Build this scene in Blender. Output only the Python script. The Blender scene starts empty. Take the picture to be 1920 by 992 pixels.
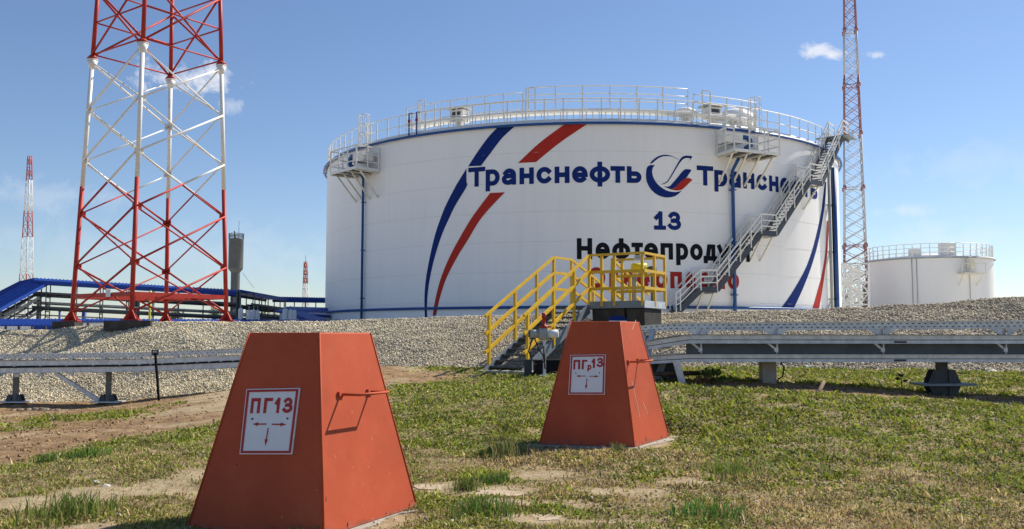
import bpy, math, random
import numpy as np
from mathutils import Vector, Matrix
R = math.radians
sc = bpy.context.scene
col = sc.collection

# ------------------------------------------------------------------ camera, sky, sun, exposure
EYE = 1.19
PITCH = R(4.34)
F = 1700.0                                  # focal length in pixels of a 1920 wide picture
cam = bpy.data.cameras.new('camera'); cam.lens = 36.0 * F / 1920; cam.sensor_width = 36
cam.clip_start = 0.05; cam.clip_end = 6000
camo = bpy.data.objects.new('camera', cam); col.objects.link(camo)
camo.location = (0, 0, EYE); camo.rotation_euler = (math.pi / 2 + PITCH, 0, 0)
sc.camera = camo
SUN_EL = R(45); SUN_AZ = math.atan2(0.815, 0.58)      # azimuth from +Y towards +X
sund = Vector((math.sin(SUN_AZ) * math.cos(SUN_EL), math.cos(SUN_AZ) * math.cos(SUN_EL), math.sin(SUN_EL)))
sl = bpy.data.lights.new('sun', 'SUN'); sl.energy = 4.85; sl.angle = R(0.55); sl.color = (1.0, 0.93, 0.81)
so = bpy.data.objects.new('sun', sl); col.objects.link(so); so.location = (20, 15, 40)
so.rotation_euler = (-sund).to_track_quat('-Z', 'Y').to_euler()
sc.view_settings.view_transform = 'Standard'; sc.view_settings.look = 'None'
sc.view_settings.exposure = 0.47; sc.view_settings.gamma = 1.0; sc.view_settings.use_curve_mapping = False

def ray(px, py):
    """direction of the photograph's ray through a pixel"""
    a = (px - 960) / F; b = (496 - py) / F
    c, s = math.cos(PITCH), math.sin(PITCH)
    return Vector((a, c - b * s, s + b * c))
def at(px, py, Y):
    d = ray(px, py); return Vector((0, 0, EYE)) + d * (Y / d.y)

w = bpy.data.worlds.new('World'); sc.world = w; w.use_nodes = True
nt = w.node_tree; N = nt.nodes; L = nt.links
bg = N['Background']; bg.inputs['Strength'].default_value = 0.087
sky = N.new('ShaderNodeTexSky'); sky.sky_type = 'NISHITA'; sky.sun_disc = False
sky.sun_elevation = SUN_EL; sky.sun_rotation = SUN_AZ
sky.air_density = 1.0; sky.dust_density = 0.2; sky.ozone_density = 3.2; sky.altitude = 100
tc = N.new('ShaderNodeTexCoord')
def wmath(op, a, b=None, clamp=False):
    n = N.new('ShaderNodeMath'); n.operation = op; n.use_clamp = clamp
    for i, v in enumerate((a, b)):
        if v is None: continue
        if isinstance(v, (int, float)): n.inputs[i].default_value = v
        else: L.new(v, n.inputs[i])
    return n.outputs[0]
def wdot(vec):
    n = N.new('ShaderNodeVectorMath'); n.operation = 'DOT_PRODUCT'
    L.new(tc.outputs['Generated'], n.inputs[0]); n.inputs[1].default_value = vec; return n.outputs['Value']
nz = N.new('ShaderNodeTexNoise'); nz.inputs['Scale'].default_value = 34; nz.inputs['Detail'].default_value = 9; nz.inputs['Roughness'].default_value = 0.66; nz.inputs['Distortion'].default_value = 0.35
L.new(tc.outputs['Generated'], nz.inputs['Vector'])
mask = None
for (px, py, rx, ry, dens) in ((350, 146, 100, 36, 0.85), (430, 196, 26, 16, 0.35), (1532, 96, 30, 24, 0.75), (1556, 103, 34, 12, 0.9),
                               (1646, 103, 26, 11, 0.8), (1690, 394, 90, 14, 0.3), (60, 365, 200, 40, 0.2), (1850, 300, 300, 50, 0.14),
                               (300, 470, 500, 60, 0.12), (1800, 450, 260, 40, 0.2)):
    c = ray(px, py).normalized(); rt = Vector((c.y, -c.x, 0)).normalized(); up = rt.cross(c)
    f = wmath('MAXIMUM', wdot(c), 0.01)
    u = wmath('DIVIDE', wmath('DIVIDE', wdot(rt), f), rx / F)
    v = wmath('DIVIDE', wmath('DIVIDE', wdot(up), f), ry / F)
    r2 = wmath('SQRT', wmath('ADD', wmath('MULTIPLY', u, u), wmath('MULTIPLY', v, v)))
    m = wmath('SUBTRACT', wmath('MULTIPLY', nz.outputs['Fac'], 3.6), wmath('MULTIPLY', r2, 1.0))
    m = wmath('MULTIPLY', wmath('MULTIPLY', wmath('SUBTRACT', m, 1.0), 1.25, True), dens)
    m = wmath('MULTIPLY', m, wmath('GREATER_THAN', wdot(c), 0.3))
    mask = m if mask is None else wmath('MAXIMUM', mask, m)
mx = N.new('ShaderNodeMixRGB'); L.new(mask, mx.inputs['Fac']); tint = N.new('ShaderNodeMixRGB'); tint.blend_type = 'MULTIPLY'; tint.inputs['Fac'].default_value = 1; tint.inputs['Color2'].default_value = (0.94, 0.955, 1.03, 1)
L.new(sky.outputs['Color'], tint.inputs['Color1']); L.new(tint.outputs['Color'], mx.inputs['Color1'])
mx.inputs['Color2'].default_value = (7.9, 7.9, 8.2, 1)
L.new(mx.outputs['Color'], bg.inputs['Color'])

# ------------------------------------------------------------------ helpers
rng = np.random.default_rng(7); random.seed(7)
MATS = {}
def mat(name, c, rough=0.6, metal=0.0, var=0.12, scale=4.0, bump=0.0, bscale=40.0, dirt=None, dirt_amt=0.0, stretch=(1, 1, 1), attr=None, spec=0.25):
    if name in MATS: return MATS[name]
    m = bpy.data.materials.new(name); m.use_nodes = True; MATS[name] = m
    n, l = m.node_tree.nodes, m.node_tree.links; p = n['Principled BSDF']
    p.inputs['Roughness'].default_value = rough; p.inputs['Metallic'].default_value = metal; p.inputs['Specular IOR Level'].default_value = spec
    t = n.new('ShaderNodeTexCoord'); mp = n.new('ShaderNodeMapping'); mp.inputs['Scale'].default_value = stretch
    l.new(t.outputs['Object'], mp.inputs['Vector'])
    no = n.new('ShaderNodeTexNoise'); no.inputs['Scale'].default_value = scale; no.inputs['Detail'].default_value = 6; no.inputs['Roughness'].default_value = 0.65
    l.new(mp.outputs['Vector'], no.inputs['Vector'])
    mixn = n.new('ShaderNodeMixRGB'); mr = n.new('ShaderNodeMapRange')
    mr.inputs['From Min'].default_value = 0.3; mr.inputs['From Max'].default_value = 0.7
    l.new(no.outputs['Fac'], mr.inputs['Value']); l.new(mr.outputs['Result'], mixn.inputs['Fac'])
    mixn.inputs['Color1'].default_value = tuple(min(1, x * (1 - var)) for x in c) + (1,)
    mixn.inputs['Color2'].default_value = tuple(min(1, x * (1 + var)) for x in c) + (1,)
    out = mixn.outputs['Color']
    if attr:
        at_ = n.new('ShaderNodeAttribute'); at_.attribute_name = attr
        mm = n.new('ShaderNodeMixRGB'); mm.blend_type = 'MULTIPLY'; mm.inputs['Fac'].default_value = 1
        l.new(out, mm.inputs['Color1']); l.new(at_.outputs['Color'], mm.inputs['Color2']); out = mm.outputs['Color']
    if dirt:
        d = n.new('ShaderNodeTexNoise'); d.inputs['Scale'].default_value = scale * 2.3; d.inputs['Detail'].default_value = 8; d.inputs['Roughness'].default_value = 0.7
        l.new(mp.outputs['Vector'], d.inputs['Vector'])
        r2 = n.new('ShaderNodeMapRange'); r2.inputs['From Min'].default_value = 0.55; r2.inputs['From Max'].default_value = 0.78
        r2.inputs['To Max'].default_value = dirt_amt; l.new(d.outputs['Fac'], r2.inputs['Value'])
        m2 = n.new('ShaderNodeMixRGB'); l.new(r2.outputs['Result'], m2.inputs['Fac']); l.new(out, m2.inputs['Color1'])
        m2.inputs['Color2'].default_value = tuple(dirt) + (1,); out = m2.outputs['Color']
        ra = n.new('ShaderNodeMath'); ra.operation = 'MULTIPLY_ADD'; l.new(r2.outputs['Result'], ra.inputs[0]); ra.inputs[1].default_value = 0.3; ra.inputs[2].default_value = rough
        l.new(ra.outputs[0], p.inputs['Roughness'])
    l.new(out, p.inputs['Base Color'])
    if bump:
        b = n.new('ShaderNodeBump'); b.inputs['Strength'].default_value = bump; b.inputs['Distance'].default_value = 0.02
        nb = n.new('ShaderNodeTexNoise'); nb.inputs['Scale'].default_value = bscale; nb.inputs['Detail'].default_value = 4
        l.new(t.outputs['Object'], nb.inputs['Vector']); l.new(nb.outputs['Fac'], b.inputs['Height']); l.new(b.outputs['Normal'], p.inputs['Normal'])
    return m

WHITE = mat('white_paint', (0.80, 0.795, 0.775), 0.55, var=0.025, scale=0.35, dirt=(0.5, 0.47, 0.40), dirt_amt=0.10, stretch=(1, 1, 0.35))
TANKWALL = mat('tank_wall_paint', (0.89, 0.88, 0.86), 0.55, var=0.03, scale=0.9, dirt=(0.52, 0.47, 0.38), dirt_amt=0.16, stretch=(1, 1, 0.05))
RAILW = mat('white_rail_paint', (0.76, 0.75, 0.71), 0.45, var=0.08, scale=3)
CREAM = mat('cream_paint', (0.70, 0.66, 0.55), 0.5, var=0.08, scale=2)
NAVY = mat('navy_paint', (0.008, 0.028, 0.165), 0.6, var=0.10, scale=0.6, spec=0.1)
PIPEBLUE = mat('blue_pipe_paint', (0.022, 0.085, 0.27), 0.4, var=0.12, scale=2)
REDP = mat('red_stripe_paint', (0.44, 0.035, 0.025), 0.6, var=0.10, scale=0.6, spec=0.1)
BLACK = mat('black_paint', (0.010, 0.011, 0.015), 0.6, var=0.1, spec=0.1)
TOWERRED = mat('tower_red', (0.40, 0.036, 0.026), 0.5, var=0.14, scale=2.5, dirt=(0.25, 0.05, 0.03), dirt_amt=0.4)
TOWERWHITE = mat('tower_white', (0.76, 0.76, 0.73), 0.42, var=0.06, scale=3)
HOOD = mat('hood_red', (0.45, 0.088, 0.040), 0.6, var=0.13, scale=2.2, bump=0.16, bscale=3.2, dirt=(0.46, 0.17, 0.09), dirt_amt=0.34, spec=0.12)
HOODEDGE = mat('hood_red_worn', (0.36, 0.09, 0.05), 0.6, var=0.3, scale=18, dirt=(0.10, 0.05, 0.035), dirt_amt=0.8)
SIGNW = mat('sign_white', (0.74, 0.76, 0.80), 0.35, var=0.03, scale=6, dirt=(0.5, 0.48, 0.45), dirt_amt=0.25)
SIGNR = mat('sign_red', (0.42, 0.030, 0.028), 0.4, var=0.1, scale=8)
GALV = mat('galvanised_steel', (0.58, 0.61, 0.64), 0.42, 0.35, var=0.22, scale=7, dirt=(0.22, 0.22, 0.23), dirt_amt=0.5)
GALVDARK = mat('dark_steel', (0.070, 0.080, 0.092), 0.5, 0.3, var=0.25, scale=4)
STEELBLUE = mat('blue_grey_steel', (0.20, 0.235, 0.27), 0.5, 0.3, var=0.15, scale=5)
STAIRSTEEL = mat('stair_steel', (0.065, 0.075, 0.092), 0.5, 0.2, var=0.15, scale=3)
TREAD = mat('tread_steel', (0.09, 0.095, 0.10), 0.55, 0.4, var=0.3, scale=8)
YELLOW = mat('yellow_paint', (0.70, 0.43, 0.025), 0.4, var=0.14, scale=7, dirt=(0.34, 0.22, 0.08), dirt_amt=0.6)
CONC = mat('concrete', (0.36, 0.33, 0.28), 0.9, var=0.2, scale=5, bump=0.4, bscale=30, dirt=(0.20, 0.17, 0.13), dirt_amt=0.6)
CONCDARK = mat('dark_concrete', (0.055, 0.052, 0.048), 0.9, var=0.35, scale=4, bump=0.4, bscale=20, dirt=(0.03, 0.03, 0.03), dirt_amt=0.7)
BLUEROOF = mat('blue_roof_sheet', (0.010, 0.046, 0.26), 0.5, var=0.12, scale=1)
GREYCONC = mat('grey_tower_paint', (0.085, 0.09, 0.095), 0.7, var=0.2, scale=0.5)
RUBBER = mat('black_rubber', (0.02, 0.02, 0.022), 0.6)
GREYPAINT = mat('grey_paint', (0.34, 0.36, 0.35), 0.5, var=0.1, scale=5)
OLIVE = mat('olive_grey', (0.16, 0.165, 0.145), 0.6, var=0.2, scale=4)
BARK = mat('bark', (0.11, 0.075, 0.05), 0.9, var=0.4, scale=6)
WOOD = mat('weathered_wood', (0.16, 0.11, 0.075), 0.85, var=0.35, scale=6)
PURPLE = mat('mauve_wall', (0.42, 0.33, 0.45), 0.7, var=0.1)
RIGMETAL = mat('mast_red', (0.16, 0.045, 0.045), 0.55, var=0.2)

class MB:
    def __init__(s): s.v = []; s.f = []; s.mi = []; s.sm = []; s.cur = 0
    def face(s, idx, smooth=False): s.f.append(tuple(idx)); s.mi.append(s.cur); s.sm.append(smooth)
    def poly(s, pts, smooth=False):
        b = len(s.v); s.v += [Vector(p) for p in pts]; s.face(range(b, b + len(pts)), smooth)
    def hull(s, A, B):
        """prism between two rings of points"""
        n = len(A); b = len(s.v); s.v += [Vector(p) for p in A] + [Vector(p) for p in B]
        s.face([b + i for i in reversed(range(n))]); s.face([b + n + i for i in range(n)])
        for i in range(n): j = (i + 1) % n; s.face((b + i, b + j, b + n + j, b + n + i))
    def box(s, c, size, ax=None):
        """ax: local x axis direction in plan"""
        c = Vector(c); x = Vector(ax).normalized() if ax is not None else Vector((1, 0, 0))
        z = Vector((0, 0, 1)); y = z.cross(x).normalized(); z = x.cross(y)
        a, b, d = size[0] / 2, size[1] / 2, size[2] / 2
        lo = [c + x * i * a + y * j * b - z * d for i, j in ((-1, -1), (1, -1), (1, 1), (-1, 1))]
        s.hull(lo, [p + z * 2 * d for p in lo])
    def bar(s, p, q, wd, h, up=(0, 0, 1)):
        p, q = Vector(p), Vector(q); d = (q - p).normalized(); side = d.cross(Vector(up))
        if side.length < 1e-4: side = d.cross(Vector((1, 0, 0)))
        side.normalize(); u = side.cross(d)
        def ring(o): return [o + side * a * wd / 2 + u * b * h / 2 for a, b in ((-1, -1), (1, -1), (1, 1), (-1, 1))]
        s.hull(ring(p), ring(q))
    def angle(s, p, q, wd, th, up=(0, 0, 1)):
        """an L section bar"""
        p, q = Vector(p), Vector(q); d = (q - p).normalized(); side = d.cross(Vector(up))
        if side.length < 1e-4: side = d.cross(Vector((1, 0, 0)))
        side.normalize(); u = side.cross(d)
        def ring(o): return [o + side * a + u * b for a, b in ((0, 0), (wd, 0), (wd, th), (th, th), (th, wd), (0, wd))]
        s.hull(ring(p), ring(q))
    def tube(s, pts, r, n=8, cap=True, r2=None):
        pts = [Vector(p) for p in pts]; b = len(s.v); k = len(pts); prev = None
        for i, p in enumerate(pts):
            d = (pts[min(i + 1, k - 1)] - pts[max(i - 1, 0)]).normalized()
            ref = Vector((0, 0, 1)) if abs(d.z) < 0.9 else Vector((1, 0, 0))
            x = d.cross(ref).normalized() if prev is None else (prev - d * prev.dot(d)).normalized()
            prev = x; y = d.cross(x)
            rr = r if r2 is None else r + (r2 - r) * i / (k - 1)
            for a in range(n):
                t = 2 * math.pi * a / n; s.v.append(p + (x * math.cos(t) + y * math.sin(t)) * rr)
        for i in range(k - 1):
            for a in range(n):
                c = (a + 1) % n; s.face((b + i * n + a, b + i * n + c, b + (i + 1) * n + c, b + (i + 1) * n + a), True)
        if cap:
            s.face([b + a for a in reversed(range(n))]); s.face([b + (k - 1) * n + a for a in range(n)])
    def lathe(s, c, prof, n=32, a0=0, a1=2 * math.pi, smooth=True):
        c = Vector(c); b = len(s.v); full = abs(a1 - a0 - 2 * math.pi) < 1e-6; m = n if full else n + 1
        for (r, z) in prof:
            for i in range(m):
                t = a0 + (a1 - a0) * i / n; s.v.append(c + Vector((r * math.sin(t), -r * math.cos(t), z)))
        for j in range(len(prof) - 1):
            for i in range(n):
                k = (i + 1) % m; s.face((b + j * m + i, b + j * m + k, b + (j + 1) * m + k, b + (j + 1) * m + i), smooth)
    def build(s, name, mats, parent=None):
        if not isinstance(mats, (list, tuple)): mats = [mats]
        off = parent_loc(parent)
        me = bpy.data.meshes.new(name); me.from_pydata([tuple(v - off) for v in s.v], [], s.f)
        for m in mats: me.materials.append(m)
        me.polygons.foreach_set('material_index', s.mi); me.polygons.foreach_set('use_smooth', s.sm); me.update()
        o = bpy.data.objects.new(name, me); col.objects.link(o)
        if parent is not None: o.parent = parent
        return o
def parent_loc(p):
    t = Vector((0, 0, 0))
    while p is not None: t = t + p.location; p = p.parent
    return t
def tag(o, label=None, cat=None, group=None, kind=None):
    if label: o['label'] = label
    if cat: o['category'] = cat
    if group: o['group'] = group
    if kind: o['kind'] = kind
    return o
def thing(name, label, cat, loc, group=None):
    o = bpy.data.objects.new(name, None); col.objects.link(o); o.location = loc; o.empty_display_size = 0.2
    return tag(o, label, cat, group)
def single(mb, name, m, label, cat, group=None, kind=None):
    """a thing that is one mesh, origin at its base"""
    lo = Vector((sum(v.x for v in mb.v) / len(mb.v), sum(v.y for v in mb.v) / len(mb.v), min(v.z for v in mb.v)))
    for i in range(len(mb.v)): mb.v[i] = mb.v[i] - lo
    o = mb.build(name, m); o.location = lo
    return tag(o, label, cat, group, kind)
def fastmesh(name, verts, faces_flat, nper, mats, cols=None, attr='tint', parent=None):
    """numpy mesh: every face has nper corners"""
    me = bpy.data.meshes.new(name); nv = len(verts); nf = len(faces_flat) // nper
    me.vertices.add(nv); me.vertices.foreach_set('co', np.asarray(verts, np.float32).ravel())
    me.loops.add(nf * nper); me.loops.foreach_set('vertex_index', np.asarray(faces_flat, np.int32))
    me.polygons.add(nf); me.polygons.foreach_set('loop_start', np.arange(0, nf * nper, nper, dtype=np.int32))
    me.polygons.foreach_set('loop_total', np.full(nf, nper, np.int32)); me.update(calc_edges=True); me.validate()
    if cols is not None:
        a = me.color_attributes.new(attr, 'FLOAT_COLOR', 'POINT')
        c4 = np.ones((nv, 4), np.float32); c4[:, :3] = cols; a.data.foreach_set('color', c4.ravel())
    for m in (mats if isinstance(mats, (list, tuple)) else [mats]): me.materials.append(m)
    o = bpy.data.objects.new(name, me); col.objects.link(o)
    if parent is not None: o.parent = parent
    return o
def vnoise(x, y, freq, seed):
    """smooth value noise, numpy"""
    g = np.random.default_rng(seed).random((256, 256)); X = x * freq + 1000.3; Y = y * freq + 1000.7
    xi = np.floor(X).astype(int); yi = np.floor(Y).astype(int); fx = X - xi; fy = Y - yi
    fx = fx * fx * (3 - 2 * fx); fy = fy * fy * (3 - 2 * fy)
    a = g[xi % 256, yi % 256]; b = g[(xi + 1) % 256, yi % 256]; c = g[xi % 256, (yi + 1) % 256]; d = g[(xi + 1) % 256, (yi + 1) % 256]
    return (a * (1 - fx) + b * fx) * (1 - fy) + (c * (1 - fx) + d * fx) * fy
def fbm(x, y, freq, seed, o=4):
    t = 0; amp = 1; tot = 0
    for i in range(o): t = t + amp * vnoise(x, y, freq * 2 ** i, seed + i); tot += amp; amp *= 0.55
    return t / tot
def sstep(a, b, x):
    t = np.clip((x - a) / (b - a), 0, 1); return t * t * (3 - 2 * t)

# ------------------------------------------------------------------ terrain
CP = []
for (px, py, Y) in ((0, 992, 5.6), (480, 992, 5.55), (960, 990, 5.55), (1440, 990, 5.6), (1920, 990, 5.7), (358, 980, 5.72), (780, 942, 6.4),
                    (1013, 828, 9.1), (1187, 834, 8.85), (1253, 818, 9.5), (870, 900, 7.4), (850, 800, 10.5), (1500, 850, 8.6), (1900, 860, 8.6),
                    (1920, 764, 12.5), (1920, 748, 13.7), (1600, 743, 12.6), (1600, 727, 13.7), (1400, 728, 12.8), (1400, 714, 13.9), (1300, 722, 13), (1300, 711, 14), (2040, 772, 12.5), (1920, 722, 15.3), (1600, 707, 15.6), (1400, 700, 15.8), (1920, 770, 11.5), (1600, 747, 11.9), (1400, 732, 12.1), (1250, 722, 12.6),
                    (740, 735, 16), (900, 722, 16.5), (1000, 703, 19), (800, 700, 20), (720, 690, 20.5), (900, 697, 20), (560, 760, 14),
                    (430, 742, 18), (400, 790, 12.5), (300, 820, 10.5), (0, 806, 14), (0, 850, 9.6), (150, 860, 8.6), (0, 772, 21.5), (200, 762, 22.5), (300, 746, 23), (430, 737, 20.5), (560, 712, 21)):
    p = at(px, py, Y); CP.append((p.x, p.y, p.z))
for (x, y, z) in ((11, 15.5, 0.42), (1.5, 16, .40), (1.0, 14, .38),
                  (-8, 3, -0.05), (0, 2, 0), (8, 2, 0), (15, 8, .1), (18, 13, 0), (18, 16, .4), (-14, 8, -.3), (-20, 18, -.6), (4, 19, .5), (10, 18, .5), (16, 17.5, .5)):
    CP.append((x, y, z))
CP = np.array(CP)
def _phi(r): return np.sqrt(r * r + 0.6)
_A = _phi(np.hypot(CP[:, None, 0] - CP[None, :, 0], CP[:, None, 1] - CP[None, :, 1])) + np.eye(len(CP)) * -0.02
_W = np.linalg.solve(np.block([[_A, np.ones((len(CP), 1))], [np.ones((1, len(CP))), np.zeros((1, 1))]]), np.append(CP[:, 2], 0))
def near_z(x, y):
    x = np.asarray(x, float); y = np.asarray(y, float); sh = x.shape; x = x.ravel(); y = y.ravel(); out = np.empty(len(x))
    for i in range(0, len(x), 20000):
        s = slice(i, i + 20000)
        out[s] = _phi(np.hypot(x[s, None] - CP[None, :, 0], y[s, None] - CP[None, :, 1])) @ _W[:-1] + _W[-1]
    return out.reshape(sh)
def line(pts):
    P = sorted(((at(*p).x, at(*p).y, at(*p).z) for p in pts)); P = np.array(P)
    return lambda x, k: np.interp(x, P[:, 0], P[:, k])
foot = line(((-200, 778, 25.5), (0, 762, 24.5), (200, 750, 24.3), (430, 733, 22.8), (560, 705, 22.3), (720, 686, 21.5), (900, 688, 21.2), (1060, 690, 20.6), (1200, 690, 19.4), (1300, 690, 18.6), (1600, 689, 17.9), (1920, 687, 17.5), (2100, 687, 17.4)))
crest = line(((-200, 620, 30.5), (0, 613, 29.6), (90, 614, 29.2), (190, 604, 28.8), (300, 599, 28.4), (380, 598, 28.2), (430, 599, 28), (500, 599, 27.5), (620, 597, 27), (780, 591, 26.6), (900, 586, 26.2),
              (1060, 582, 25.6), (1260, 582, 24.6), (1330, 578, 24.2), (1480, 575, 23.8), (1600, 571, 23.4), (1760, 563, 23), (1850, 555, 22.7), (1920, 549, 22.5), (2100, 540, 22.2)))
PLAT = 1.22
def ground_z(x, y):
    x = np.asarray(x, float); y = np.asarray(y, float)
    fy = foot(x, 1); fz = foot(x, 2); cy = crest(x, 1)
    t = (y - fy) / (cy - fy)
    zn = near_z(np.clip(x, -22, 20), np.clip(y, 1, 27))
    zn = zn + (fbm(x, y, 0.9, 11, 3) - 0.5) * 0.10 * sstep(26, 20, y) + (fbm(x, y, 5, 12, 2) - 0.5) * 0.035
    back = fz - 0.25 + (PLAT - fz + 0.1) * sstep(0, 1.2, t)
    k = sstep(-0.05, 0.12, t)
    z = zn * (1 - k) + back * k
    far = np.maximum(np.maximum(-y, 0), np.maximum(np.abs(x) - 22, 0))
    return z * 1.0 - 0.0 * far
_gz0 = ground_z
HC = ((-1.355, 6.06, -.006, .95), (.965, 9.38, .100, .95))
def ground_z(x, y):
    z = _gz0(x, y)
    for (hx, hy, hz, hr) in HC:
        k = sstep(hr + .35, hr - .15, np.hypot(x - hx, y - hy)); z = z * (1 - k) + (hz - .012) * k
    return z
def gz(x, y): return float(ground_z(np.array([x]), np.array([y]))[0])
def berm_z(x, y):
    fy = foot(x, 1); fz = foot(x, 2); cy = crest(x, 1); cz = crest(x, 2) - .10
    t = (y - fy) / (cy - fy)
    prof = np.where(t < 1, fz - 0.12 + (cz - fz + 0.12) * (np.clip(t, -.2, 1) ** 1.0 * 0.9 + 0.1 * sstep(0, 1, t)), cz - 0.10 * sstep(1, 1.6, t) - 0.25 * sstep(1.5, 4, t))
    n = (fbm(x, y, 0.55, 31, 3) - 0.5) * 0.30 * sstep(0, .3, t) * sstep(1.0, .75, t) + (fbm(x, y, 1.6, 35, 3) - 0.5) * 0.10
    return prof + n

def axis(lo, hi, step, far, grow=1.35):
    a = list(np.arange(lo, hi + 1e-6, step)); d = step
    L_, H_ = [lo], [hi]
    while L_[-1] > -far: d *= grow; L_.append(L_[-1] - d)
    d = step
    while H_[-1] < far: d *= grow; H_.append(H_[-1] + d)
    return np.array(L_[:0:-1] + a + H_[1:])
def grid(name, xs, ys, zf, m, colf=None):
    X, Y = np.meshgrid(xs, ys); Z = zf(X, Y); nx, ny = len(xs), len(ys)
    v = np.stack([X.ravel(), Y.ravel(), Z.ravel()], 1)
    i = np.arange(nx * ny).reshape(ny, nx)
    f = np.stack([i[:-1, :-1], i[:-1, 1:], i[1:, 1:], i[1:, :-1]], -1).reshape(-1)
    c = colf(X.ravel(), Y.ravel()) if colf else None
    o = fastmesh(name, v, f, 4, m, c, 'zone')
    o.data.polygons.foreach_set('use_smooth', np.ones(len(o.data.polygons), bool)); return o

# zones: unseen stone ground paled to bounce light (r), pale sand (g), red-brown soil (b)
def pxy(px, py, Y): p = at(px, py, Y); return p.x, p.y
def zones(x, y):
    # bare dirt track on the left, soil strip under the left rack and beside the stairs, dry patches in the lawn
    n1 = fbm(x, y, 0.7, 51, 4); n2 = fbm(x, y, 0.28, 55, 3); n3 = fbm(x, y, 2.1, 58, 3)
    tr = np.interp(x, [-22, -7, -5.2, -4.75, -4.4, -3.9, -3.2, -2.2], [2.0, 4.5, 6.9, 8.2, 9.6, 11.6, 14.8, 18.0])          # near edge of the track
    track = sstep(-0.5, 0.7, y - tr + (n1 - .5) * 2.2 + (n3 - .5) * 1.2) * sstep(-0.8, -2.6, x + (n1 - .5) * 2)
    st = sstep(1.1, 0.2, np.hypot((x + 2.0) / 2.0, (y - 19.2) / 2.6) + (n1 - .5) * 1.1)                # soil heap left of the stairs
    dip = sstep(0.9, 0.3, np.abs(y - 13.3 + (n1 - .5) * .6) * .95) * sstep(1.6, 3.0, x)
    gl = sstep(12.4, 13.8, y + (n1 - .5) * 2) * sstep(18.0, 16.4, y + (n1 - .5) * 2) * sstep(-5.2, -6.8, x) * 0.95                          # thin grass band behind the track
    soil = np.clip(np.maximum(np.maximum(track, st), dip), 0, 1)
    dry = sstep(0.50, 0.66, n2 * .45 + n1 * .55)
    bare = 0
    for (px, py, Y, rx, ry) in ((820, 905, 7.2, .38, .28), (930, 918, 6.95, .35, .22), (1020, 880, 7.6, .40, .25), (1010, 978, 5.85, .30, .2), (300, 900, 7.2, .35, .4), (1000, 945, 6.35, .55, .18), (1180, 920, 6.9, .5, .25),
                                (1290, 900, 7.2, .3, .2), (250, 915, 6.9, .75, .45), (60, 930, 6.5, .5, .3), (380, 880, 7.6, .35, .4), (120, 985, 5.6, .4, .12), (1150, 975, 5.8, .5, .12)):
        cx, cy = pxy(px, py, Y); bare = np.maximum(bare, sstep(1.25, 0.45, np.hypot((x - cx) / rx, (y - cy) / ry) + (n3 - .5) * 0.9))
    for (hx, hy, hz, hr) in HC: bare = np.maximum(bare, sstep(hr - .16, hr - .34, np.hypot(x - hx, y - hy) + (n3 - .5) * .12))
    grass = np.clip(1 - np.maximum(soil, bare * 0.92), 0, 1)
    grass = np.where(gl > 0.3, np.maximum(grass, gl * sstep(.35, .55, n1)), grass)
    sand = np.clip(np.maximum(bare * 0.9, track * sstep(.46, .60, n1) * 0.75), 0, 1)
    bounce_pad = np.where((y > foot(x, 1) + .5) & (y < 260), 1.0, 0.0)      # unseen stone ground behind the bank, made pale to bounce light onto the tank
    return np.stack([bounce_pad, sand, np.clip(soil - sand * .6, 0, 1)], 1), dry, n1, n3, grass

gm = bpy.data.materials.new('ground_soil'); gm.use_nodes = True
def ground_material(m):
    n, l = m.node_tree.nodes, m.node_tree.links; p = n['Principled BSDF']; p.inputs['Roughness'].default_value = 0.95; p.inputs['Specular IOR Level'].default_value = 0.15
    a = n.new('ShaderNodeAttribute'); a.attribute_name = 'zone'; sep = n.new('ShaderNodeSeparateColor'); l.new(a.outputs['Color'], sep.inputs['Color'])
    t = n.new('ShaderNodeTexCoord')
    def noise(scale, d=6, r=.65):
        k = n.new('ShaderNodeTexNoise'); k.inputs['Scale'].default_value = scale; k.inputs['Detail'].default_value = d; k.inputs['Roughness'].default_value = r
        l.new(t.outputs['Object'], k.inputs['Vector']); return k.outputs['Fac']
    def ramp(fac, stops):
        r = n.new('ShaderNodeValToRGB'); l.new(fac, r.inputs['Fac']); e = r.color_ramp.elements
        while len(e) < len(stops): e.new(0.5)
        for el, (pos, c) in zip(e, stops): el.position = pos; el.color = tuple(c) + (1,)
        return r.outputs['Color']
    def mix(f, c1, c2):
        k = n.new('ShaderNodeMixRGB'); l.new(f, k.inputs['Fac']); l.new(c1, k.inputs['Color1']); l.new(c2, k.inputs['Color2']); return k.outputs['Color']
    thatch = ramp(noise(9), [(0.30, (0.10, 0.075, 0.04)), (0.46, (0.22, 0.165, 0.085)), (0.60, (0.35, 0.27, 0.155)), (0.75, (0.46, 0.37, 0.235))])
    soil = ramp(noise(5), [(0.30, (0.12, 0.072, 0.038)), (0.5, (0.26, 0.165, 0.086)), (0.7, (0.42, 0.295, 0.165))])
    sand = ramp(noise(12), [(0.30, (0.29, 0.21, 0.12)), (0.55, (0.45, 0.355, 0.22)), (0.75, (0.54, 0.45, 0.30))])
    c = mix(sep.outputs['Blue'], thatch, soil); c = mix(sep.outputs['Green'], c, sand)
    bounce_pad = ramp(noise(7), [(0.30, (0.48, 0.44, 0.36)), (0.5, (0.66, 0.61, 0.51)), (0.7, (0.74, 0.69, 0.60))]); c = mix(sep.outputs['Red'], c, bounce_pad)  # tones raised so the hidden ground throws light up the tank wall
    l.new(c, p.inputs['Base Color'])
    b = n.new('ShaderNodeBump'); b.inputs['Strength'].default_value = 0.9; b.inputs['Distance'].default_value = 0.03
    l.new(noise(28, 8, .7), b.inputs['Height']); l.new(b.outputs['Normal'], p.inputs['Normal'])
ground_material(gm)
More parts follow.
